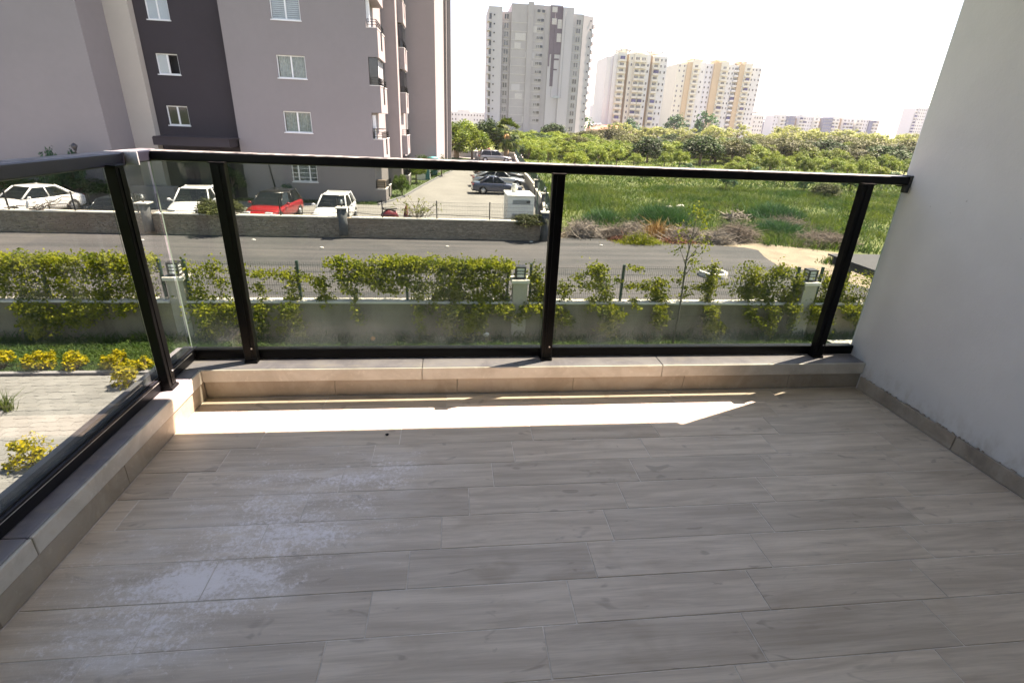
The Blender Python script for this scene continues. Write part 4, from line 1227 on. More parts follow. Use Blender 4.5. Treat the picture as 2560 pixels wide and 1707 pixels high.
# ivy: each plant a thing of its own (stems + leaves)
def ivy(label, strands, areas, seed):
    """strands: (path[(x,z)], spread, leaves); areas: (x0,x1,z0,z1,leaves,top_bias)"""
    rs = np.random.default_rng(seed)
    x0 = strands[0][0][0][0] if strands else areas[0][0]
    o = thing('ivy', label, 'climbing plant', (0, 0, 0), 0, 'ivy on the garden fence')
    P = []; N = []
    sb = MB()
    strands = list(strands)
    for ax0, ax1, az0, az1, n, tb in areas:
        if az0 < -3.05:
            for _ in range(int((ax1 - ax0) * 2.4)):
                q = rs.uniform(ax0, ax1); d_ = .15 + .75 * rs.uniform(0, 1) ** 2
                strands.append(([(q, -3.0), (q + rs.normal(0, .08), -3.1 - d_ * .5), (q + rs.normal(0, .14), -3.15 - d_)], .06 + .03 * rs.uniform(), int(110 + 260 * d_)))
    for path, sp, n in strands:
        path = np.array(path, float)
        seg = np.linalg.norm(np.diff(path, axis=0), axis=1); cum = np.concatenate([[0], np.cumsum(seg)])
        t = rs.uniform(0, cum[-1], n)
        # clumps along the stem
        nc = max(3, int(cum[-1] / .16))
        c = rs.uniform(0, cum[-1], nc)
        t = np.where(rs.uniform(0, 1, n) < .75, c[rs.integers(0, nc, n)] + rs.normal(0, .05, n), t).clip(0, cum[-1])
        x = np.interp(t, cum, path[:, 0]) + rs.normal(0, sp, n)
        z = np.interp(t, cum, path[:, 1]) + rs.normal(0, sp * .8, n)
        y = 10.86 - np.abs(rs.normal(0, .10, n)) + np.where(z > -3.22, rs.uniform(0, .14, n), -.20 - .10 * (-3.22 - z))
        m2 = z < -3.15
        P.append(np.stack([x, y, z], 1)); P.append(np.stack([x, y, z], 1)[m2] + rs.normal(0, .05, (m2.sum(), 3)) * np.array([1, .4, 1]))
        pts = [(np.interp(q, cum, path[:, 0]) + rs.normal(0, .02), 10.86 if np.interp(q, cum, path[:, 1]) > -3.2 else 10.76, np.interp(q, cum, path[:, 1])) for q in np.linspace(0, cum[-1], max(3, int(cum[-1] / .2)))]
        sb.tube(pts, .009, 4)
    for ax0, ax1, az0, az1, n, tb in areas:
        k = int(n * 1.6)
        # uneven cover: draw clump centres, denser towards the top
        nc = max(8, int((ax1 - ax0) * (az1 - az0) * 130))
        cx = rs.uniform(ax0, ax1, nc); cz = az0 + (az1 - az0) * rs.uniform(0, 1, nc) ** tb
        wt = rs.uniform(.1, 1, nc) ** 2 * (.55 + .45 * np.sin(cx * 3.1 + 1.3 * np.sin(cx * 1.7)) ** 2); i = rs.choice(nc, n, p=wt / wt.sum())
        x = cx[i] + rs.normal(0, .085, n); z = cz[i] + rs.normal(0, .065, n)
        bulge = .07 + .13 * ((z - az0) / (az1 - az0)).clip(0, 1.1)
        y = 10.90 - np.abs(rs.normal(0, 1, n)) * bulge + rs.uniform(0, .16, n)
        P.append(np.stack([x, y, z], 1))
        for _ in range(int((ax1 - ax0) * 5)):
            q = rs.uniform(ax0, ax1); zt = rs.uniform(az0 + .4 * (az1 - az0), az1)
            sb.tube([(q + rs.normal(0, .15), 10.88, az0), (q + rs.normal(0, .08), 10.87, (az0 + zt) / 2), (q, 10.87, zt)], .007, 4)
    P = np.concatenate(P)
    nn = np.tile(np.array([0.15, -.55, .65]), (len(P), 1))
    global RNG
    keep, RNG = RNG, rs
    link('leaf_cover', leaf_mesh('leaf_cover', P, nn, np.full(len(P), .072), 'ivy', .75, .75), o)
    RNG = keep
    sb.build('stem', 'ivy_stem', o)
    return o
ivy('dense ivy mass covering the fence at the far left, behind the yellow shrubs',
    [([(-9.2, -3.1), (-9.1, -3.5), (-9.0, -3.75)], .06, 120), ([(-8.7, -3.1), (-8.55, -3.4), (-8.6, -3.9)], .07, 160), ([(-8.2, -3.1), (-8.0, -3.6)], .06, 110), ([(-7.2, -3.1), (-7.0, -3.45)], .06, 90), ([(-6.5, -3.0), (-6.3, -3.4)], .05, 70)],
    [(-11.6, -6.15, -2.55, -2.07, 8200, .7), (-11.6, -6.2, -3.25, -2.5, 4300, .75)], 1)
ivy('loose ivy strands right of the left garden pillar',
    [([(-5.35, -2.15), (-5.2, -2.6), (-5.3, -3.2)], .11, 330), ([(-4.7, -2.15), (-4.9, -2.5), (-4.6, -2.8), (-4.8, -3.3)], .11, 330), ([(-4.2, -2.2), (-4.1, -2.5)], .1, 120), ([(-5.2, -3.1), (-5.0, -3.5), (-4.9, -3.95)], .16, 650), ([(-4.5, -3.3), (-4.4, -3.9)], .12, 330), ([(-5.1, -2.3), (-4.3, -2.45)], .06, 120)], [], 2)
ivy('sparse ivy branching around the fence post left of the thick ivy band',
    [([(-3.85, -2.5), (-3.3, -2.5), (-2.8, -2.55), (-2.2, -2.65)], .07, 420), ([(-2.9, -2.5), (-2.95, -3.0), (-3.0, -3.3)], .13, 560), ([(-2.3, -2.6), (-2.15, -3.0)], .11, 330), ([(-2.05, -3.15), (-2.3, -3.1)], .09, 160), ([(-3.0, -3.2), (-3.1, -3.55), (-3.35, -3.65)], .08, 260), ([(-3.7, -3.2), (-3.75, -3.6), (-3.7, -4.0)], .09, 330), ([(-2.85, -3.6), (-2.8, -4.0)], .07, 130), ([(-3.9, -2.75), (-3.7, -2.9)], .09, 130), ([(-3.4, -3.9), (-3.2, -3.9)], .06, 60)], [], 3)
ivy('broad thick ivy band on the middle of the fence, bright along its top',
    [([(-1.45, -3.0), (-1.35, -3.3), (-1.25, -3.7)], .055, 170), ([(.3, -3.2), (.25, -3.5), (.35, -3.95)], .06, 220), ([(1.9, -3.1), (1.7, -3.5), (1.55, -3.85), (1.3, -4.15)], .10, 560), ([(1.2, -3.15), (1.5, -3.5)], .08, 180), ([(2.1, -2.6), (2.0, -3.3)], .14, 420), ([(.7, -3.1), (.6, -3.45)], .07, 110)],
    [(-2.0, 2.68, -2.42, -2.06, 6600, .75), (.1, 2.66, -3.2, -2.4, 4000, .8), (-1.9, .15, -2.75, -2.4, 1700, 1.0), (-.9, .3, -2.95, -2.6, 700, 1.0), (-1.75, -1.3, -3.05, -2.8, 220, 1)], 4)
ivy('ivy clump hugging the right side of the middle garden pillar',
    [([(3.3, -2.2), (3.5, -2.35), (3.3, -2.6)], .12, 420), ([(3.6, -2.7), (3.5, -3.2)], .17, 900), ([(3.2, -3.1), (3.0, -3.5), (2.85, -3.65)], .07, 170), ([(4.1, -2.7), (4.2, -3.0)], .14, 330), ([(3.7, -3.2), (3.9, -3.6)], .13, 420), ([(4.2, -3.4), (4.3, -3.7)], .08, 130), ([(3.7, -3.6), (3.75, -4.0)], .05, 60)], [], 5)
ivy('branching ivy between the middle post and the third fence post',
    [([(4.5, -2.55), (4.9, -2.3), (5.3, -2.2)], .07, 260), ([(4.9, -2.25), (5.2, -2.55), (5.4, -2.9)], .13, 700), ([(4.6, -2.75), (5.2, -2.75)], .08, 200), ([(5.3, -2.8), (5.35, -3.2), (5.45, -3.6), (5.4, -4.0)], .12, 900), ([(5.1, -3.1), (4.85, -3.25)], .07, 130), ([(5.6, -3.4), (5.8, -3.6)], .09, 160), ([(5.6, -2.55), (5.75, -2.6)], .06, 70)], [], 6)
ivy('low ivy knot right of the third fence post, behind the sapling',
    [([(5.9, -2.2), (6.3, -2.25)], .06, 110), ([(5.9, -2.75), (6.5, -2.75), (7.0, -2.6)], .08, 330), ([(6.6, -2.7), (6.9, -3.0), (7.1, -3.1)], .14, 720), ([(6.85, -3.2), (6.9, -3.6), (6.85, -3.85)], .09, 420), ([(7.3, -2.25), (7.5, -2.4), (7.4, -2.7)], .04, 70), ([(7.6, -2.75), (7.7, -2.85)], .04, 40), ([(6.3, -3.2), (6.1, -3.2)], .06, 90)], [], 7)
ivy('ivy climbing the fourth fence post in front of the concrete ring',
    [([(8.4, -2.1), (8.35, -2.5), (8.4, -3.0)], .10, 520), ([(7.8, -2.75), (8.4, -2.8), (8.9, -2.6)], .08, 330), ([(8.35, -3.0), (8.4, -3.5), (8.45, -4.05)], .11, 760), ([(8.0, -2.2), (8.2, -2.2)], .05, 60), ([(8.7, -3.8), (8.9, -3.9)], .06, 60), ([(7.5, -3.05), (7.9, -2.95)], .05, 80)], [], 8)
ivy('wide ivy patch left of the right garden pillar',
    [([(9.3, -2.15), (9.7, -2.3), (9.5, -2.7)], .12, 520), ([(10.2, -2.2), (10.6, -2.4)], .13, 420), ([(9.2, -2.9), (9.9, -2.85), (10.7, -2.95)], .15, 1000), ([(10.3, -3.0), (10.3, -3.4), (10.2, -3.9)], .08, 330), ([(11.0, -2.4), (10.95, -3.2)], .10, 420)], [(9.0, 11.1, -3.1, -2.2, 1500, 1)], 9)
ivy('ivy right of the right garden pillar, partly behind the railing post',
    [([(11.7, -2.3), (12.0, -2.8), (11.8, -3.3)], .16, 760), ([(11.5, -3.1), (11.6, -3.7)], .10, 330), ([(12.3, -3.1), (12.6, -3.3)], .1, 160), ([(11.9, -3.5), (12.1, -3.8)], .09, 120)], [(12.2, 15.5, -3.2, -2.3, 2200, 1)], 10)

# sapling in the lawn
sp = thing('sapling', 'thin bare young tree leaning a little, tied in the lawn before the fence', 'tree', (7.226, 10.18, ZG))
b = MB()
trunk = [(0, 0, 0), (.02, 0, .8), (.0, 0, 1.6), (-.03, .02, 2.35), (.02, .02, 3.0), (.05, .02, 3.6)]
b.tube(trunk, [.028, .026, .024, .02, .014, .006], 7)
for a, c in (((-.01, .02, 2.2), (-.28, .05, 2.75)), ((-.02, .02, 2.35), (.30, .0, 2.95)), ((.0, .02, 2.6), (-.2, -.05, 3.2)), ((.02, .02, 2.9), (.25, .1, 3.4)), ((.0, .02, 1.95), (.2, .0, 2.4)), ((0, 0, 1.75), (-.3, 0, 1.86))):
    b.tube([a, tuple((Vector(a) + Vector(c)) / 2 + Vector((.02, 0, -.03))), c], [.011, .008, .004], 5)
b.build('trunk', 'grey_bark', sp)
P = []
for c, s, n in (((-.3, .05, 2.75), .13, 50), ((.32, 0, 2.9), .14, 60), ((-.2, -.05, 3.2), .12, 45), ((.25, .1, 3.45), .10, 45), ((.05, .02, 3.6), .10, 60), ((.2, 0, 2.4), .10, 45), ((.22, 0, 2.15), .08, 36), ((-.32, 0, 1.86), .05, 14), ((.1, 0, 2.65), .14, 40)):
    P.append(RNG.normal(0, 1, (n, 3)) * s + np.array(c))
P = np.concatenate(P)
link('crown', leaf_mesh('crown', P, np.tile([0, -.3, .7], (len(P), 1)), np.full(len(P), .085), 'ivy', .5, .8), sp)

# ================================================================== CARS
def loft(b, rings, mi=0, close_ends=True):
    n = len(rings[0]); base = len(b.v)
    for r in rings: b.v += [tuple(p) for p in r]
    for i in range(len(rings) - 1):
        for k in range(n):
            a = base + i * n + k; c = base + i * n + (k + 1) % n
            b.face((a, c, c + n, a + n), mi, True)
    if close_ends:
        b.face([base + n - 1 - k for k in range(n)], mi, True)
        b.face([base + (len(rings) - 1) * n + k for k in range(n)], mi, True)
def car(label, loc, rz, pm, s=.92, L=4.5, W=1.78, Hh=1.46, style='saloon', roofmat=None, hoodz=.86, trunkz=.98):
    """nose along +x. style: saloon / fastback / hatch"""
    o = thing('parked_car', label, 'car', loc, rz, None)
    hl = L / 2; hw = W / 2
    belt = .92
    # stations: x, half width factor, bottom, shoulder z, centre top z
    rear_top = trunkz if style == 'saloon' else (1.0 if style == 'fastback' else .98)
    st = [(-hl, .80, .34, .62, .70), (-hl + .05, .90, .27, rear_top - .16, rear_top - .08), (-hl + .22, .965, .22, rear_top - .09, rear_top), (-hl + .62, .99, .19, belt - .02, rear_top - .01),
          (-hl + 1.3, 1.0, .18, belt, belt + .02), (-.2, 1.0, .18, belt - .02, belt), (hl - 1.75, 1.0, .18, belt - .03, belt - .01), (hl - 1.35, .995, .18, belt - .08, hoodz + .06), (hl - .75, .975, .19, hoodz - .10, hoodz),
          (hl - .28, .93, .21, hoodz - .22, hoodz - .10), (hl - .07, .85, .24, .56, .64), (hl, .72, .30, .50, .54)]
    rings = []
    for x, wf, zb, zs, zt in st:
        w_ = hw * wf
        half = [(0, zb), (w_ * .86, zb), (w_ * .985, zb + .12), (w_, (zb + zs) / 2 + .04), (w_ * .985, zs - .05), (w_ * .93, zs + .015), (w_ * .6, zt - .012), (0, zt)]
        ring = [(x, -y, z) for y, z in half] + [(x, y, z) for y, z in half[-2:0:-1]]
        rings.append(ring)
    b = MB(); loft(b, rings, 0)
    o_b = b.build('body', pm, o)
    sub = o_b.modifiers.new('subdivision', 'SUBSURF'); sub.levels = 1; sub.render_levels = 1
    # glasshouse
    if style == 'saloon': xb0, xb1, xr0, xr1 = -hl + .62, hl - 1.42, -hl + 1.38, hl - 2.12
    elif style == 'fastback': xb0, xb1, xr0, xr1 = -hl + .28, hl - 1.40, -hl + 1.55, hl - 2.15
    else: xb0, xb1, xr0, xr1 = -hl + .16, hl - 1.30, -hl + .55, hl - 2.0
    wb, wr = hw * .90, hw * .70
    zr = Hh - .055
    g = MB()
    def ring(t):
        """t 0 belt .. 1 roof"""
        xa = xb0 + (xr0 - xb0) * t; xc = xb1 + (xr1 - xb1) * t
        w_ = wb + (wr - wb) * t; z = belt - .02 + (zr - belt + .02) * t
        k = .93
        return [(xa, -w_ * k, z), (xa, w_ * k, z), ((xa * 2 + xc) / 3, w_, z), ((xa + xc * 2) / 3, w_, z), (xc, w_ * k, z), (xc, -w_ * k, z), ((xa + xc * 2) / 3, -w_, z), ((xa * 2 + xc) / 3, -w_, z)]
    loft(g, [ring(0), ring(.5), ring(1)], 0, True)
    for i in range(len(g.smooth)): g.smooth[i] = False
    g.build('window_glass', 'car_glass', o)
    # roof panel and pillars
    p = MB()
    r1 = ring(1.0)
    rp = [(x * 1.0, y * 1.02, z) for x, y, z in r1]
    top = [(x * .93 + (xr0 + xr1) / 2 * .07, y * .86, z + .05) for x, y, z in r1]
    low_ = [(x, y * 1.015, z - .035) for x, y, z in ring(.97)]
    loft(p, [low_, rp, top], 0, True)
    def pillar(i, w_, t0=0, t1=1.0):
        a = Vector(ring(t0)[i]); c = Vector(ring(t1)[i])
        out = Vector((0, .012 if a.y > 0 else -.012, .004))
        p.tube([a + out, (a + c) / 2 + out, c + out], [w_, w_ * .9, w_ * .85], 5)
    for i in (4, 5): pillar(i, .045)
    for i in (0, 1): pillar(i, .085 if style != 'hatch' else .075)
    mid = [(2, 3), (7, 6)]
    for a_, c_ in mid:
        a = (Vector(ring(0)[a_]) + Vector(ring(0)[c_])) / 2; c = (Vector(ring(1)[a_]) + Vector(ring(1)[c_])) / 2
        p.tube([a, c], [.035, .03], 5)
    rf = p.build('roof', roofmat or pm, o)
    # wheels
    wx0, wx1 = -hl + .86, hl - .84
    for x in (wx0, wx1):
        for sy in (-1, 1):
            MB().lathe([(.355, -.02), (.365, .0), (.355, .012)], 20, 0, 'y', (x, sy * (hw * .972), .33)).build('wheel_arch', 'plastic', o)
            wv = MB().lathe([(.20, -.09), (.30, -.10), (.318, -.06), (.318, .06), (.30, .10), (.20, .09)], 20, 0, 'y', (x, sy * (hw - .085), .318)).build('wheel', 'tyre', o)
            rm = MB().lathe([(.19, -.005), (.205, .0), (.06, .012)], 16, 0, 'y', (0, 0, 0))
            for k in range(5):
                an = k * 2 * math.pi / 5
                rm.box(-.022, .022, -.006, .012 if sy > 0 else .012, .03, .19, 0)
                nv = len(rm.v)
                for q in range(nv - 8, nv):
                    X, Y, Z = rm.v[q]
                    rm.v[q] = (X * math.cos(an) - Z * math.sin(an), Y + .008, X * math.sin(an) + Z * math.cos(an))
            r_ = rm.build('rim', 'rim', wv)
            r_.location = (x, sy * (hw + .008), .318)
            if sy < 0: r_.rotation_euler = (0, 0, math.pi)
    for sy in (-1, 1):
        hb = MB().box(hl - .36, hl - .10, sy * hw * .60 - .17, sy * hw * .60 + .17, hoodz - .26, hoodz - .135)
        hb.build('headlight', 'lamp_clear', o, .03)
        tb_ = MB().box(-hl + .01, -hl + .22, sy * hw * .66 - .16, sy * hw * .66 + .16, rear_top - .27, rear_top - .13)
        tb_.build('tail_light', 'tail_red', o, .025)
        mv = MB().sphere((hl - 1.62, sy * (hw + .10), belt + .06), .10, 8, 6, 0, (.65, 1.05, .72))
        mv.tube([(hl - 1.62, sy * (hw + .03), belt + .03), (hl - 1.62, sy * hw * .9, belt)], .022, 5)
        mv.build('mirror', pm, o)
        for hx in (-.35, .72 - .3): MB().box(hx - .08, hx + .08, sy * hw - .012 * (sy < 0) - .004, sy * hw + .012 * (sy > 0) + .004, belt - .16, belt - .13).build('door_handle', pm, o)
    MB().box(hl - .055, hl + .004, -.48, .48, .36, .50).build('grille', 'plastic', o, .01)
    MB().box(hl + .005, hl + .02, -.25, .25, .40, .50).build('number_plate', 'plate', o)
    MB().box(-hl - .012, -hl + .06, -.25, .25, .60, .71).build('number_plate', 'plate', o)
    MB().box(-hl + .0, -hl + .1, -hw * .8, hw * .8, .27, .36).build('bumper_strip', 'plastic', o)
    o.scale = (s, s, s)
    return o
white = paint('white car paint', (.78, .78, .78))
white2 = paint('warm white car paint', (.74, .74, .75))
white3 = paint('plain white car paint', (.80, .80, .79))
red = paint('red car paint', (.30, .010, .015))
bluegrey = paint('blue grey car paint', (.040, .048, .085), .4)
silver = paint('silver car paint', (.40, .41, .43), .7, .3)
wine = paint('wine car paint', (.030, .008, .012), .3)
black = paint('black car paint', (.010, .010, .012), .3)
grey = paint('grey car paint', (.12, .125, .13), .5)
dark = paint('dark teal car paint', (.015, .022, .028), .3)
HP = -math.pi / 2
car('small white car parked nose to the wall, directly below the third window column', (-4.75, 24.75, ZP), HP, white, .92, 4.15, 1.80, 1.50, 'hatch')
car('red car with a black roof parked nose to the wall', (-7.75, 24.95, ZP), HP - .10, red, .92, 4.3, 1.84, 1.52, 'hatch', black)
car('white saloon parked nose to the wall beside the slate pillar at the left', (-11.5, 25.3, ZP), HP + .16, white2, .97, 4.6, 1.86, 1.50, 'saloon')
car('low dark car mostly hidden behind the stone wall and the left railing post', (-15.2, 24.9, ZP - .42), HP + .05, dark, .92, 4.3, 1.78, 1.46, 'hatch')
car('long white saloon turned sideways at the far left of the car park', (-18.9, 25.05, ZP), -1.92, white3, .92, 4.6, 1.82, 1.47, 'saloon')
car('red car at the left edge, behind the long white saloon', (-24.6, 29.0, ZP), math.pi, red, .95, 4.3, 1.8, 1.6, 'hatch')
car('blue grey saloon parked side on just behind the white cabinet', (4.45, 37.75, ZP), .06, bluegrey, .90, 4.2, 1.76, 1.44, 'saloon')
car('silver fastback saloon parked beyond the blue grey one', (5.0, 42.4, ZP), .04, silver, .93, 4.8, 1.84, 1.46, 'fastback')
car('dark wine coloured car parked beyond the silver saloon', (5.3, 51.6, ZP), .05, wine, .92, 4.5, 1.8, 1.5, 'hatch')
car('black car with a pale windscreen between the wine and silver cars', (5.6, 47.0, ZP), .05, black, .92, 4.5, 1.8, 1.42, 'saloon')
car('grey estate car parked beyond the top rail near the palm', (6.9, 71.5, ZP), .02, grey, .95, 4.7, 1.84, 1.6, 'hatch')
car('burgundy car seen from behind at the far end of the car park', (5.9, 77.3, ZP), math.pi / 2, paint('burgundy car paint', (.16, .015, .025)), .95, 4.4, 1.8, 1.6, 'hatch')
# scooter behind the fence
sc = thing('scooter', 'dark red scooter parked behind the wire fence by the bush', 'scooter', (-1.6, 24.2, ZP), .5)
for x in (-.55, .6):
    MB().lathe([(.14, -.05), (.22, -.05), (.24, 0), (.22, .05), (.14, .05)], 14, 0, 'y', (x, 0, .24)).build('wheel', 'tyre', sc)
b = MB(); loft(b, [[(x, -w_, z0), (x, w_, z0), (x, w_ * .8, z1), (x, -w_ * .8, z1)] for x, w_, z0, z1 in ((-.85, .10, .45, .6), (-.5, .17, .3, .80), (-.1, .15, .25, .74), (.05, .14, .22, .34), (.35, .14, .22, .34), (.42, .17, .25, .75), (.52, .12, .4, .95))])
b.build('body', 'scooter_red', sc)
MB().box(-.78, -.05, -.14, .14, .80, .90).build('seat', 'plastic', sc, .03)
MB().tube([(.45, -.33, 1.05), (.50, 0, 1.0), (.45, .33, 1.05)], .02, 6).build('handlebar', 'plastic', sc)

# ================================================================== TREES
def crown_points(n, rx, ry, rz, clumps=26, tight=.17, seed=0, flat=.55):
    """leaf positions gathered in clumps on and inside an uneven dome"""
    rs = np.random.default_rng(seed)
    d = rs.normal(0, 1, (clumps, 3)); d /= np.linalg.norm(d, axis=1)[:, None]
    d[:, 2] = np.abs(d[:, 2]) * 1.15 - flat * rs.uniform(0, 1, clumps)
    rad = rs.uniform(.45, 1.0, clumps) ** .6
    c = d * rad[:, None]
    i = rs.integers(0, clumps, n)
    q = rs.normal(0, 1, (n, 3)); q /= np.linalg.norm(q, axis=1)[:, None]
    P = c[i] + q * (tight * rs.uniform(.55, 1.25, n) * (rs.uniform(.7, 1.5, clumps)[i]))[:, None]
    N = q * .7 + np.array([0, 0, .5])
    return P * np.array([rx, ry, rz]), N
TREES = {}
def tree_meshes(key, mat, n, leaf, seed, clumps=26, tight=.24, trunk_mat='bark', aspect=.6):
    P, N = crown_points(n, 1, 1, 1, clumps, tight, seed)
    cm = leaf_mesh('crown', P, N, np.full(n, leaf), mat, aspect, .5)
    b = MB()
    b.tube([(0, 0, -1.0), (.02, .01, -.6), (.0, .03, -.15), (.03, 0, .3)], [.085, .07, .055, .02], 7)
    for k in range(5):
        a = k * 1.26 + seed
        b.tube([(0, .01, -.45 + .08 * k), (.25 * math.cos(a), .25 * math.sin(a), -.1 + .05 * k), (.6 * math.cos(a), .6 * math.sin(a), .2 + .05 * k)], [.04, .03, .01], 5)
    TREES.setdefault(key, []).append((cm, b.mesh('trunk', trunk_mat)))
for i in range(3):
    tree_meshes('d', 'leaf_dark', 5200, .135, 10 + i, 64, .26)
    tree_meshes('o', 'leaf_olive', 4800, .125, 20 + i, 64, .25)
    tree_meshes('b', 'leaf_bright', 4400, .125, 30 + i, 46, .26)
    tree_meshes('p', 'leaf_pale', 1500, .13, 40 + i, 36, .16, 'grey_bark')
    tree_meshes('t', 'leaf_teal', 900, .20, 50 + i, 16, .26)
    tree_meshes('g', 'leaf_deep', 1800, .14, 60 + i, 30, .22)
nt_ = [0]
def tree(key, x, y, z, wd, h, label, group=None, name='citrus_tree', cat='tree', lift=.30):
    cm, tm = TREES[key][nt_[0] % len(TREES[key])]
    nt_[0] += 1
    o = thing(name, label, cat, (x, y, z), random.uniform(0, 6.28), group)
    cz = h * (.5 + lift * .25)
    link('trunk', tm, o, (0, 0, cz), 0, (wd * .5, wd * .5, cz))
    link('crown', cm, o, (0, 0, cz), 0, (wd * .56, wd * .56, (h - cz) * 1.12))
    return o
named = [(33.3, 84.7, 4.4, 3.6, 'd', 'dark round citrus tree, leftmost of the dark trees along the front of the grove'),
 (42.6, 85.0, 5.7, 4.4, 'd', 'broad dark green citrus tree, the largest along the front of the grove'),
 (50.0, 88.2, 5.3, 3.9, 'o', 'olive brown tree standing right of the broad dark citrus tree'),
 (30.7, 157.9, 7.0, 5.0, 'd', 'dark round tree at the foot of the concrete tower'),
 (78.5, 102.7, 6.6, 4.4, 'd', 'dark triangular tree in the right half of the grove'),
 (26.0, 77.9, 2.4, 2.4, 'b', 'small bright citrus bush at the front of the grove, left of the dark trees'),
 (72.5, 79.7, 2.6, 2.8, 'b', 'tall narrow bright bush at the front right of the grove'),
 (53.8, 82.0, 2.6, 2.6, 'b', 'bright dense bush in front of the olive brown tree'),
 (3.9, 74.7, 4.6, 4.0, 'b', 'bright green tree left of the fan palm at the end of the car park'),
 (6.6, 80.9, 4.0, 5.0, 'd', 'dark tree just left behind the fan palm')]
for x, y, wd, h, k, lb in named: tree(k, x, y, ZF, wd, h, lb)
brightl = ('bright yellow green citrus bush in the front row of the grove', 'front row of young citrus bushes')
for x, y, wd, h in ((33.6, 77.8, 2.0, 2.0), (36.1, 78.0, 2.4, 2.3), (54.5, 79.5, 2.4, 2.0), (59.0, 82.8, 2.7, 2.5), (63.3, 82.8, 3.0, 1.9), (66.9, 81.6, 2.5, 1.8), (69.8, 80.3, 2.6, 1.9), (75.7, 79.2, 2.5, 2.2), (24.9, 90.2, 4.7, 2.7), (18.8, 92.2, 5.4, 2.8), (15.7, 97.9, 4.6, 2.5), (50.7, 95.9, 4.2, 3.4), (61.1, 95.9, 3.9, 3.2), (76.9, 89.5, 3.3, 2.3), (46.5, 79.5, 2.0, 1.7), (29.5, 80, 1.9, 1.6), (13.2, 84, 3.6, 2.3), (16.5, 85, 4.2, 2.5), (20.5, 84, 4.0, 2.2), (23.5, 84.5, 4.0, 2.5), (28.0, 87, 4.4, 2.7), (13.0, 90, 4.4, 2.6), (21.5, 89, 4.6, 2.7), (37.5, 90, 4.6, 3.0), (30.0, 92, 5, 3.0), (46.5, 89, 4.4, 3.1), (56, 91, 4.6, 3.2), (66, 92, 5, 3.2), (72, 92, 5, 3.0), (84, 94, 5, 3.2)):
    tree('b', x, y, ZF, wd, h, *brightl)
olivel = ('olive green tree in the deeper rows of the grove', 'deeper rows of the grove')
for x, y, wd, h in ((69.9, 106.0, 7.4, 4.5), (119.3, 151.3, 10.6, 5.3), (79.5, 110.6, 5.8, 3.9), (100.0, 116.1, 6.2, 4.6), (101.8, 108.4, 6.0, 5.0), (34.1, 100.6, 5.1, 3.8), (34.6, 128.6, 6.4, 4.2), (43.3, 141.6, 7.1, 5.0), (58, 99, 5.5, 4.2), (88, 104, 6.4, 4.6), (94, 98, 5.4, 4.0)):
    tree('o', x, y, ZF, wd, h, *olivel)
cnt = 0
for y in np.arange(96, 176, 7.2):
    for x in np.arange(13, .80 * y + 22, 6.0):
        if cnt > 150: break
        xx = x + random.uniform(-2.2, 2.2); yy = y + random.uniform(-2.5, 2.5)
        if xx < wall_x(yy) + 3: continue
        h = random.uniform(2.7, 4.2)
        if xx < 45: h *= .85
        k = random.choice('bbood' if xx < 45 else 'ooobd')
        cnt += 1
        tree(k, xx, yy, ZF, random.uniform(4.6, 7.4), h, {'b': 'bright green citrus tree in the back rows of the grove', 'o': 'olive green tree in the back rows of the grove', 'd': 'dark green citrus tree in the back rows of the grove'}[k], 'back rows of the grove, ' + {'b': 'bright', 'o': 'olive', 'd': 'dark'}[k])
for i in range(26):
    x = 62 + i * 5.6 + random.uniform(-2, 2)
    tree('p', x, 188 + random.uniform(-8, 14), ZF, random.uniform(8, 12), random.uniform(5.5, 8.5), 'pale leafed tree in the hazy row at the back of the grove', 'pale tree row before the cream towers', 'pale_tree')
for x, y, wd, h, lb in ((46.5, 196, 8, 9.5, 'blue green tree standing left of the first cream tower'), (72.5, 214, 7, 9, 'dark pointed tree before the foot of the first cream tower'), (97, 230, 9, 11, 'dusky tree in the gap between the cream towers'), (104.5, 216, 9, 12, 'tall dusky tree at the left foot of the ochre striped tower'), (196, 300, 16, 11, 'blue green tree before the low row of blocks'), (228, 330, 12, 8, 'dark tree in front of the terrace row'), (300, 330, 20, 9, 'spreading pale tree at the right end of the terrace row')):
    tree('t' if wd < 12 else 'p', x, y, ZF, wd, h, lb, None, 'tall_tree')
young = [(27.5, 46.6, 1.5, 1.8), (27.0, 56.4, 1.3, 1.5), (21.8, 53.6, 1.2, 1.2), (38.1, 53.6, 1.7, 1.6), (35.8, 46.8, 1.5, 1.6), (43.4, 50.2, 1.9, 1.7), (39.1, 57.4, 1.5, 1.5), (53.9, 56.7, 1.6, 1.7), (38.9, 61.3, 1.3, 1.4), (51.8, 65.2, 1.3, 1.3), (31.5, 64.5, 1.4, 1.4)]
for x, y, wd, h in young:
    tree('t', x, y, ZF, wd, h, 'young dark green tree in the tall grass seen through the glass', 'young trees in the meadow', 'young_tree')
tree('o', 35.7, 43.6, ZF, 2.2, 1.2, 'brownish low bush in the meadow near the right railing post', None, 'bush', 'bush')
tree('o', 21.0, 86, ZF, 1.6, 1.2, 'small brown bush alone in the grass at the front of the grove', None, 'bush', 'bush')
for x, y, wd, h, k in ((0.5, 86, 5, 4.5, 'd'), (4.0, 90, 6, 4.6, 'b'), (8.5, 92, 6, 4.2, 'd'), (12, 100, 6, 3.6, 'b'), (2.0, 96, 6, 5.0, 'b'), (-2.5, 92, 5, 4, 'd'), (10.8, 84, 4, 2.6, 'g'), (14.0, 88, 4.4, 2.6, 'b')):
    tree(k, x, y, ZF, wd, h, 'leafy tree in the clump beyond the end wall of the car park', 'trees beyond the car park')

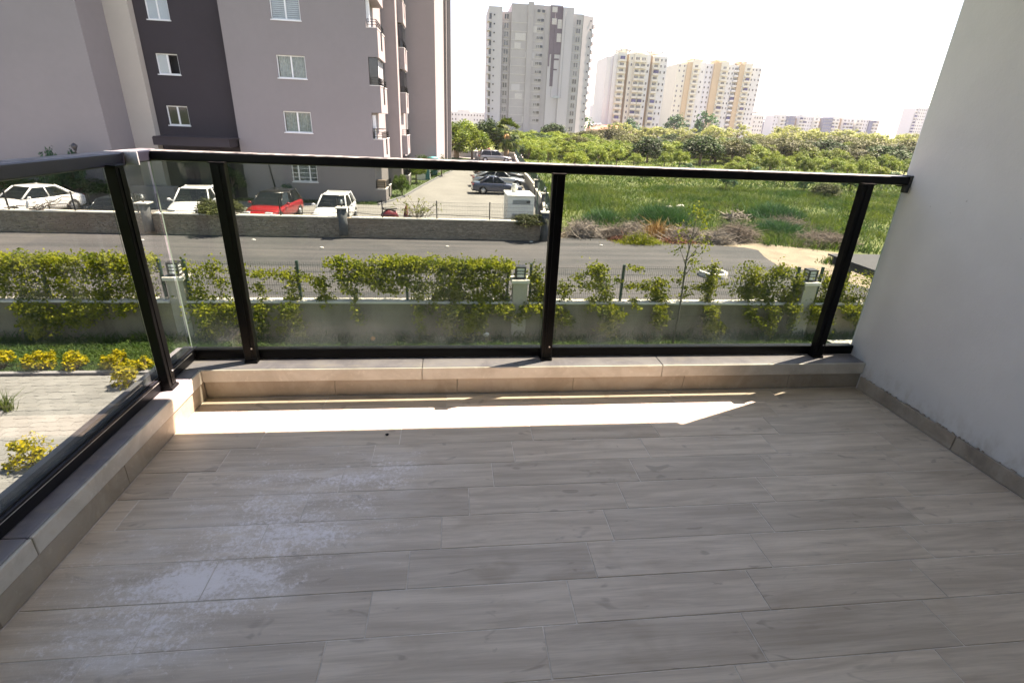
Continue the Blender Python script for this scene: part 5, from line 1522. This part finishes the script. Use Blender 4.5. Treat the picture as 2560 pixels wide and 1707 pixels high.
def palm(x, y, z, th, label, R=2.1, seed=0):
    rs = random.Random(seed)
    o = thing('fan_palm', label, 'palm', (x, y, z))
    b = MB()
    n = 9
    b.tube([(.03 * math.sin(i), .02 * i, th * i / n) for i in range(n + 1)], [.42 - .16 * i / n + (.03 if i % 2 else 0) for i in range(n + 1)], 10)
    b.build('trunk', 'palm_bark', o)
    for k in range(44):
        an = rs.uniform(0, 6.28); el = rs.uniform(-.95, 1.4)
        d = Vector((math.cos(an) * math.cos(el), math.sin(an) * math.cos(el), math.sin(el)))
        side = d.cross(Vector((0, 0, 1))).normalized(); nn = side.cross(d)
        st_ = Vector((0, .02 * n, th)); L_ = R * rs.uniform(.5, .62)
        c = st_ + d * L_ - Vector((0, 0, .15 * L_ * (1 - max(el, 0))))
        f = MB()
        f.tube([tuple(st_), tuple((st_ + c) / 2 + Vector((0, 0, .06))), tuple(c)], [.035, .025, .018], 4)
        for q in range(13):
            t = -1.25 + 2.5 * q / 12
            dirn = (d * math.cos(t) + side * math.sin(t)).normalized()
            fl = R * .52 * (1 - .15 * abs(t))
            e = c + dirn * fl - Vector((0, 0, fl * rs.uniform(.15, .55)))
            m_ = c + dirn * fl * .55 - Vector((0, 0, fl * .06))
            wv = (side * math.cos(t) - d * math.sin(t)) * .11
            i0 = len(f.v)
            f.v += [tuple(c), tuple(m_ + wv), tuple(e), tuple(m_ - wv)]
            f.face((i0, i0 + 1, i0 + 2, i0 + 3))
        f.build('frond', 'palm_leaf', o)
    sk = MB()
    for k in range(26):
        an = rs.uniform(0, 6.28)
        t0 = Vector((.3 * math.cos(an), .3 * math.sin(an), th - rs.uniform(0, .25)))
        t1 = t0 + Vector((math.cos(an) * .45, math.sin(an) * .45, -rs.uniform(.4, .8)))
        wv = Vector((-math.sin(an), math.cos(an), 0)) * .08
        i0 = len(sk.v); sk.v += [tuple(t0 - wv), tuple(t0 + wv), tuple(t1)]; sk.face((i0, i0 + 1, i0 + 2))
    kind(sk.build('dead_frond', 'straw', o), 'stuff')
    return o
palm(9.1, 78.2, ZP, 3.5, 'large fan palm at the end of the car park in front of the concrete tower', 2.5, 3)
palm(1.65, 77.3, ZP, 2.6, 'smaller fan palm beside the right edge of the mauve block', 2.0, 5)

for i in range(34):
    x = 13.5 + i * 1.9 + random.uniform(-.8, .8); y = 70 + random.uniform(-3, 9)
    if x > wall_x(y) + 2 and x < .85 * y + 12 and not 29 < (x - 1.2) * 87 / (y + 2.3) < 47:
        tree('b', x, y, ZF, random.uniform(1.7, 3.0), random.uniform(1.5, 2.5), 'low bright bush at the edge between the meadow and the grove', 'bushes along the meadow edge', 'citrus_bush', 'bush')
# hedge and shrubs at the foot of the left wing
for i, x in enumerate((-31, -28.6, -26.4, -24.3, -22.4, -20.3, -18.6)):
    tree('g', x, 28.2 + random.uniform(-.2, .2), ZP, 2.6, random.uniform(1.3, 1.7), 'deep green shrub in the hedge at the foot of the left wing', 'hedge at the left wing', 'shrub', 'shrub')
for x, h, lb in ((-19.6, 2.75, 'tall leafy shrub reaching above the left top rail, left one'), (-18.5, 2.95, 'tall leafy shrub beside the street lamp above the left top rail')):
    tree('t', x, 28.0, ZP, .95, h - .15, lb, None, 'tall_shrub', 'shrub')
lamp = thing('street_lamp', 'small black garden street lamp before the left wing', 'lamp', (-18.05, 27.8, ZP))
MB().lathe([(.06, 0), (.035, .3), (.03, 2.75), (.09, 2.8)], 8).build('pole', 'lamp_black', lamp)
MB().lathe([(.06, 2.81), (.15, 3.0), (.12, 3.06), (.03, 3.14)], 10).build('lamp_head', 'lamp_black', lamp)
for x, y, wd, h, k, lb in ((-11.9, 30.9, 1.3, 1.9, 'g', 'leafy shrub right of the entrance under the canopy'), (-8.9, 30.9, .9, 1.0, 't', 'small shrub under the ground floor window with a grille'), (-2.35, 34.9, 1.1, 1.3, 'b', 'bright flowering plant beside the ground floor balcony'),
    (-1.9, 42.9, 1.6, 1.7, 'b', 'leafy bush by the second ground floor balcony'), (-1.4, 46.5, 1.6, 1.9, 'g', 'dark bush against the side of the mauve block'), (.1, 49.6, 1.5, 1.8, 'g', 'dark bush near the teal bin')):
    tree(k, x, y, ZP, wd, h, lb, None, 'bush', 'bush')
bn = thing('waste_bin', 'tall teal bin at the foot of the mauve block', 'bin', (-.75, 50.2, ZP))
MB().lathe([(.42, .05), (.52, 1.5)], 14).build('bin_body', 'teal_bin', bn)
MB().lathe([(.56, 1.5), (.5, 1.66), (.2, 1.72)], 14).build('lid', 'teal_bin', bn)
cbx = thing('service_cabinet', 'low white service cabinet with a teal front beside the verge', 'cabinet', (-1.2, 45.9, ZP))
MB().box(-.8, .35, -.4, .4, 0, 1.0).build('cabinet_body', 'white_paint', cbx, .01)
MB().box(-.05, .34, -.43, -.405, .06, .94).build('door', 'teal_bin', cbx)
# shrubs hanging through the wire fence
for x, y, wd, h, k, lb in ((-9.3, 22.75, 1.8, .8, 'o', 'low olive shrub behind the wire fence left of the red car'), (-9.9, 22.7, .8, .9, 'o', 'thin shrub over the wall in front of the white saloon'), (4.9, 22.6, 1.7, .62, 'o', 'grey green bush at the corner of the stone wall before the cabinet')):
    tree(k, x, y, -3.4, wd, h, lb, None, 'bush', 'bush')
def twigs(o, n, spread, h, r, mat, up_=.6, name='branch', seed=0, base=(0, 0, 0), seg=3, leaf=None):
    rs = random.Random(seed); b = MB(); tips = []
    for k in range(n):
        an = rs.uniform(0, 6.28); q = rs.uniform(.2, 1)
        p0 = Vector(base) + Vector((rs.uniform(-.1, .1) * spread, rs.uniform(-.1, .1) * spread, 0))
        p2 = Vector(base) + Vector((math.cos(an) * spread * q, math.sin(an) * spread * q * .6, h * rs.uniform(.5, 1) * up_ + .05))
        p1 = (p0 + p2) / 2 + Vector((rs.uniform(-.1, .1), rs.uniform(-.1, .1), h * .18))
        b.tube([tuple(p0), tuple(p1), tuple(p2)], [r, r * .8, r * .4], 4, caps=False)
        tips += [p1, p2]
    b.build(name, mat, o)
    return tips
bs = thing('bare_bush', 'half bare spreading bush behind the wire fence, right of the small white car', 'bush', (-.5, 22.75, -3.4))
tp = twigs(bs, 34, 1.35, 1.35, .013, 'brown_stick', .9, 'branch', 4)
P = np.array([list(t + Vector((random.gauss(0, .06), random.gauss(0, .06), random.gauss(0, .05)))) for t in tp for _ in range(5)])
link('leaf_cover', leaf_mesh('leaf_cover', P, np.tile([0, -.3, .7], (len(P), 1)), np.full(len(P), .085), 'ivy', .6, .8), bs)
bs = thing('bare_vine', 'dark bare vine twisting over the wire fence in front of the long white saloon', 'climbing plant', (-16.6, 22.22, -2.98))
b = MB()
for k in range(12):
    pts = [(random.uniform(-1.6, 1.4), random.uniform(-.05, .05), random.uniform(0, .15))]
    for i in range(4):
        q = pts[-1]; pts.append((q[0] + random.uniform(-.1, .42), q[1] + random.uniform(-.05, .05), max(.0, min(.62, q[2] + random.uniform(-.14, .22)))))
    b.tube(pts, .017, 5)
b.build('branch', 'brown_stick', bs)

# ================================================================== FIELD EDGE: brush piles, rocks, clumps
def brush(label, x, y, z, wd, h, mat, n, r, seed, name='brush_pile', cat='brush pile', leafmat=None, nl=0, lsz=.1):
    o = thing(name, label, cat, (x, y, z))
    rs = np.random.default_rng(seed)
    b = MB()
    for k in range(n):
        cx = rs.normal(0, .35) * wd * .5; cy = rs.normal(0, .35) * wd * .30
        hz = h * max(.05, 1 - (cx / (wd * .55)) ** 2) * rs.uniform(.05, .95)
        a = rs.uniform(0, 3.14); e = rs.normal(.1, .45); L_ = rs.uniform(.25, .7) * min(wd, 2.2) * .5
        d = np.array([math.cos(a) * math.cos(e), math.sin(a) * math.cos(e) * .6, math.sin(e)])
        c = np.array([cx, cy, hz]); m_ = c + rs.normal(0, .06, 3)
        p0, p1 = c - d * L_, c + d * L_
        p0[2] = max(p0[2], .01); p1[2] = max(p1[2], .01)
        b.tube([tuple(p0), tuple(m_), tuple(p1)], [r * .5, r * rs.uniform(.7, 1.4), r * .35], 3, caps=False, sm=False)
    kind(b.build('branch', mat, o), 'stuff')
    if nl:
        q = rs.normal(0, 1, (nl, 3)) * np.array([wd * .27, wd * .17, h * .30]); q[:, 2] = np.abs(q[:, 2]) * (1 - np.clip((q[:, 0] / (wd * .6)) ** 2, 0, .9)) + .03
        kind(link('leaf', leaf_mesh('leaf', q, np.tile([0, -.2, .8], (nl, 1)), np.full(nl, lsz), leafmat, .55, .8), o), 'stuff')
    return o
brush('grey brown heap of dry branches at the left end of the dumped cuttings', 7.9, 23.6, ZF, 3.0, .70, 'dry_stick', 520, .016, 1, leafmat='brown_stick', nl=500, lsz=.07)
brush('dark tangled heap of dry twigs left of the red brown leaves', 9.6, 23.4, ZF, 2.2, .55, 'brown_stick', 420, .014, 2, leafmat='brown_stick', nl=500, lsz=.07)
brush('low grey heap of thin branches behind the orange straw', 10.8, 24.4, ZF, 2.2, .6, 'dry_stick', 260, .014, 12)
brush('red brown heap of dead leaves left of the green cuttings', 9.55, 22.75, ZF, 1.1, .45, 'brown_stick', 60, .010, 3, 'leaf_heap', 'leaf heap', 'red_leaf', 900, .09)
brush('fresh yellow green heap of cut branches on the edge of the asphalt', 10.35, 22.15, ZR, 1.9, .62, 'brown_stick', 60, .010, 4, 'cuttings_heap', 'green cuttings', 'ivy', 3800, .085)
brush('red brown heap of dead leaves right of the green cuttings', 12.5, 22.55, ZF, 1.7, .36, 'brown_stick', 90, .010, 5, 'leaf_heap', 'leaf heap', 'red_leaf', 1500, .09)
brush('grey heap of crossed branches behind the sapling', 13.3, 23.5, ZF, 3.0, .55, 'dry_stick', 460, .016, 6, leafmat='brown_stick', nl=400, lsz=.07)
brush('pale heap of dry roots beside the end of the asphalt', 14.6, 22.6, ZF, 2.2, .5, 'dry_stick', 380, .017, 7)
brush('rounded violet brown thicket of dry twigs at the corner of the asphalt', 16.0, 23.2, ZF, 3.0, .85, 'brown_stick', 760, .012, 8, leafmat='brown_stick', nl=900, lsz=.06)
brush('violet brown dry thicket beyond the sandy path', 20.6, 22.6, ZF, 4.2, .6, 'brown_stick', 680, .014, 9, leafmat='brown_stick', nl=900, lsz=.07)
brush('dark pile of old logs lying in the grass', 19.4, 29.6, ZF, 2.4, .5, 'dry_stick', 60, .05, 10, 'log_pile', 'log pile')
brush('brown dry branches right of the old logs', 21.6, 27.6, ZF, 3.8, .5, 'brown_stick', 420, .018, 11)
def tuft(label, x, y, z, wd, h, mat, n, bw, name='grass_clump', cat='grass clump'):
    o = thing(name, label, cat, (x, y, z))
    q = RNG.normal(0, 1, (n, 3)) * np.array([wd * .3, wd * .2, 0])
    kind(link('blade', blade_mesh('blade', q, h * np.exp(-(q[:, 0] / (wd * .5)) ** 2), bw, mat, .35), o), 'stuff')
tuft('orange straw clump between the dry heaps', 11.9, 24.0, ZF, 1.4, .85, 'straw', 420, .03, 'straw_clump', 'straw')
tuft('smaller orange straw clump right of the first one', 13.0, 23.6, ZF, 1.0, .55, 'straw', 260, .03, 'straw_clump', 'straw')
tuft('big dark blue green clump of reeds above the straw', 13.4, 27.2, ZF, 3.6, 1.15, 'weed_blade', 3600, .045)
tuft('dark green clump of weeds left of the reeds', 10.0, 27.6, ZF, 2.6, .8, 'weed_blade', 1200, .05)
tuft('dark green clump of weeds behind the old logs', 22.8, 30.6, ZF, 4.0, 1.0, 'weed_blade', 1500, .06)
tuft('green clump of weeds at the edge of the sandy path', 19.8, 25.6, ZF, 3.2, .8, 'weed_blade', 1200, .05)
tuft('green tuft of weeds on the sandy path near the right pillar', 18.3, 18.6, ZF + .02, 1.2, .35, 'grass_blade', 300, .035)
for x, y, s_, lb in ((16.5, 33.6, .34, 'white rock in the meadow, left of a pair'), (17.8, 34.6, .30, 'white rock in the meadow, right of a pair'), (10.9, 28.3, .32, 'white rock in the grass left of the reeds'), (8.9, 24.0, .30, 'pale stone in the dry branches at the left'), (12.9, 24.6, .22, 'pale stone behind the orange straw'), (14.1, 22.9, .28, 'pale stone at the foot of the pale roots')):
    tag(link('rock', MB().sphere((0, 0, .3 * s_), s_, 9, 6, 0, (1.3, .9, .65), .16).mesh('rock', 'pale_rock'), None, (x, y, ZF)), lb, 'rock')
# concrete ring lying on the asphalt
rg = MB().lathe([(.40, 0), (.40, .17), (.42, .19), (.52, .19), (.54, .17), (.54, 0)], 28)
rg.f = [f for f in rg.f if len(f) == 4]; rg.mi = [0] * len(rg.f); rg.smooth = [True] * len(rg.f)
ro = link('concrete_ring', rg.mesh('concrete_ring', 'cap_stone'), None, (11.35, 16.3, ZR))
tag(ro, 'white concrete manhole ring lying on the asphalt', 'concrete ring')
for i, (x, y) in enumerate(((-12.0, 20.9), (-7.6, 21.3), (-4.4, 20.0), (4.9, 21.9), (8.2, 21.4), (.9, 20.6))):
    tag(link('stone_chip', MB().sphere((0, 0, .02), .07, 7, 5, 0, (1.4, .8, .5), .2).mesh('stone_chip', 'pale_rock'), None, (x, y, ZR)), 'pale stone chip lying on the dark asphalt', 'stone', 'stone chips on the road')
tag(MB().sphere((-.95, 10.45, ZG + .09), .06, 10, 7).build('orange', 'orange'), 'orange fruit lying in the grass under the ivy band', 'orange')
tag(MB().sphere((2.05, 10.55, ZG + .16), .08, 8, 6, 0, (1.2, .7, .8), .15).build('paper_scrap', 'lamp_white'), 'white paper scrap in the grass near the middle pillar', 'litter')
cp = thing('gate_shelter', 'dark slate shelter roof at the right end of the garden wall', 'shelter', (15.2, 12.2, ZF))
part(MB().box(13.75, 17.4, 11.35, 13.2, -2.62, -2.36).box(13.6, 17.5, 11.25, 13.3, -2.357, -2.31), 'roof', 'slate_roof', cp)
for x in (14.1, 17.0):
    part(MB().box(x, x + .2, 12.9, 13.1, ZF, -2.621), 'post', 'slate_roof', cp)
tag(MB().box(11.9, 16, 9.0, 10.25, ZG - .05, ZG + .07).build('paved_step', 'concrete'), 'pale paved step in the lawn at the lower right', 'step')

# ================================================================== GARDEN AT THE LEFT
pv = kind(MB().box(-14, -4.2, 1.0, 8.62, ZG - .1, ZG + .012).build('paving_bed', 'paver_sand'), 'structure')
PX, PY = .235, .145
def paver_poly(): 
    g = .0022; a = .018
    return [(g, g + a), (PX * .5, g - a * .2), (PX - g, g + a), (PX - g - a * .6, PY * .5), (PX - g, PY - g - a * .2), (PX * .5, PY - g + a), (g, PY - g - a * .2), (g - a * .6, PY * .5)]
pm_ = MB().prism(paver_poly(), 0, .045).mesh('paver', 'paver', .004)
cand = []
for j in range(int(7.4 / PY)):
    for i in range(int(9.6 / PX)):
        x = -13.9 + i * PX + (PX * .5 if j % 2 else 0); y = 1.1 + j * PY
        q = Vector((x, y, ZG)) - CAM
        cz_ = q.dot(fw); u_ = q.dot(r2) / cz_ / 1.005; v_ = q.dot(u2) / cz_
        inside = cz_ > 0 and -1.02 < u_ < -.60 and -.66 < v_ < 0 and y < 8.5 and x < -4.35
        vis = inside and (CAM.x + (x - CAM.x) * ((XL - CAM.x) / (x - CAM.x)) is not None)
        t = (XL - CAM.x) / (x - CAM.x)
        hit_y = CAM.y + (y - CAM.y) * t; hit_z = CAM.z + (ZG - CAM.z) * t
        vis = inside and hit_z > HL + .05
        cand.append(((q.length if vis else 1e3 + q.length), x, y))
cand.sort()
rest = MB()
for n, (d, x, y) in enumerate(cand):
    dz = random.uniform(-.004, .004)
    if n < 300:
        link('paver', pm_, pv, (x, y, ZG + .02 + dz))
    elif y < 8.5 and x < -4.4:
        rest.prism([(x + a, y + c) for a, c in paver_poly()], ZG + .02, ZG + .065 + dz)
kind(rest.build('paver_field', 'paver', pv), 'stuff')
kind(MB().box(-14, -4.2, 8.625, 8.74, ZG - .1, ZG + .075).build('kerb_edging', 'kerb'), 'structure')
def yellow(x, y, wd, h, label):
    o = thing('yellow_shrub', label, 'shrub', (x, y, ZG + .02), 0, 'clipped yellow shrubs in the garden')
    P, N = crown_points(700, wd * .5, wd * .5, h * .62, 16, .30, int(x * 100) & 255)
    P[:, 2] += h * .42; P[:, 2] = np.maximum(P[:, 2], .03)
    link('leaf_cover', leaf_mesh('leaf_cover', P, N, np.full(len(P), .075), 'yellow_leaf', .5, .5), o)
    b = MB()
    for k in range(7):
        a = k * .9
        b.tube([(0, 0, 0), (.2 * wd * math.cos(a), .2 * wd * math.sin(a), h * .3), (.36 * wd * math.cos(a), .36 * wd * math.sin(a), h * .6)], [.014, .01, .006], 5)
    b.build('stem', 'bark', o)
yellow(-8.72, 8.98, .50, .46, 'yellow shrub at the left edge, first of the row before the ivy')
yellow(-7.90, 8.92, .54, .42, 'wide yellow shrub, second of the row before the ivy')
yellow(-7.18, 8.90, .42, .42, 'small yellow shrub, third of the row before the ivy')
yellow(-6.36, 8.90, .52, .46, 'yellow shrub at the right end of the row before the ivy')
yellow(-5.80, 8.85, .34, .36, 'small yellow shrub seen past the railing post through the dusty glass')
yellow(-5.68, 8.05, .50, .54, 'rounded yellow shrub on the paving beside the railing post')
yellow(-5.62, 5.32, .62, .52, 'yellow shrub low at the left beside the bottom rail')
yellow(-5.95, 4.55, .50, .46, 'yellow shrub cut by the left edge of the picture')
tag(link('boulder', MB().sphere((0, 0, .5), .62, 10, 8, 0, (.8, .7, 1.1), .12).mesh('boulder', 'dark_rock'), None, (-8.25, 7.45, ZG)), 'dark boulder at the left edge of the paving', 'boulder')
bed = thing('pebble_bed', 'kerbed bed of white pebbles at the left edge of the paving', 'pebble bed', (-7.75, 6.75, ZG + .06))
MB().box(-.75, .42, -.9, -.80, 0, .06).box(.425, .52, -.9, .45, 0, .06).build('bed_kerb', 'kerb', bed, .008)
pbm = [MB().sphere((0, 0, 0), .045, 7, 5, 0, (1.25, .9, .65), .15).mesh('pebble', 'pebble') for _ in range(4)]
for i in range(150):
    link('pebble', random.choice(pbm), bed, (random.uniform(-.7, .40), random.uniform(-.78, .42), .025 + random.uniform(0, .02)), random.uniform(0, 6), (random.uniform(.7, 1.3),) * 3)
tuft('small spiky green plant among the white pebbles', -7.28, 7.05, ZG + .08, .28, .40, 'grass_blade', 110, .02, 'spiky_plant', 'plant')

# ================================================================== AIR
hz = MB().box(-2600, 2600, -2600, 2600, ZG - 1.0, 42.0)
ho = kind(hz.build('haze', 'grout'), 'stuff')
hm = bpy.data.materials.new('thin haze'); hm.use_nodes = True
hm.node_tree.nodes.clear()
o_ = hm.node_tree.nodes.new('ShaderNodeOutputMaterial'); pv_ = hm.node_tree.nodes.new('ShaderNodeVolumePrincipled')
pv_.inputs['Color'].default_value = (.93, .95, 1, 1); pv_.inputs['Density'].default_value = .00012; pv_.inputs['Anisotropy'].default_value = .0
hm.node_tree.links.new(pv_.outputs[0], o_.inputs['Volume'])
ho.data.materials[0] = hm
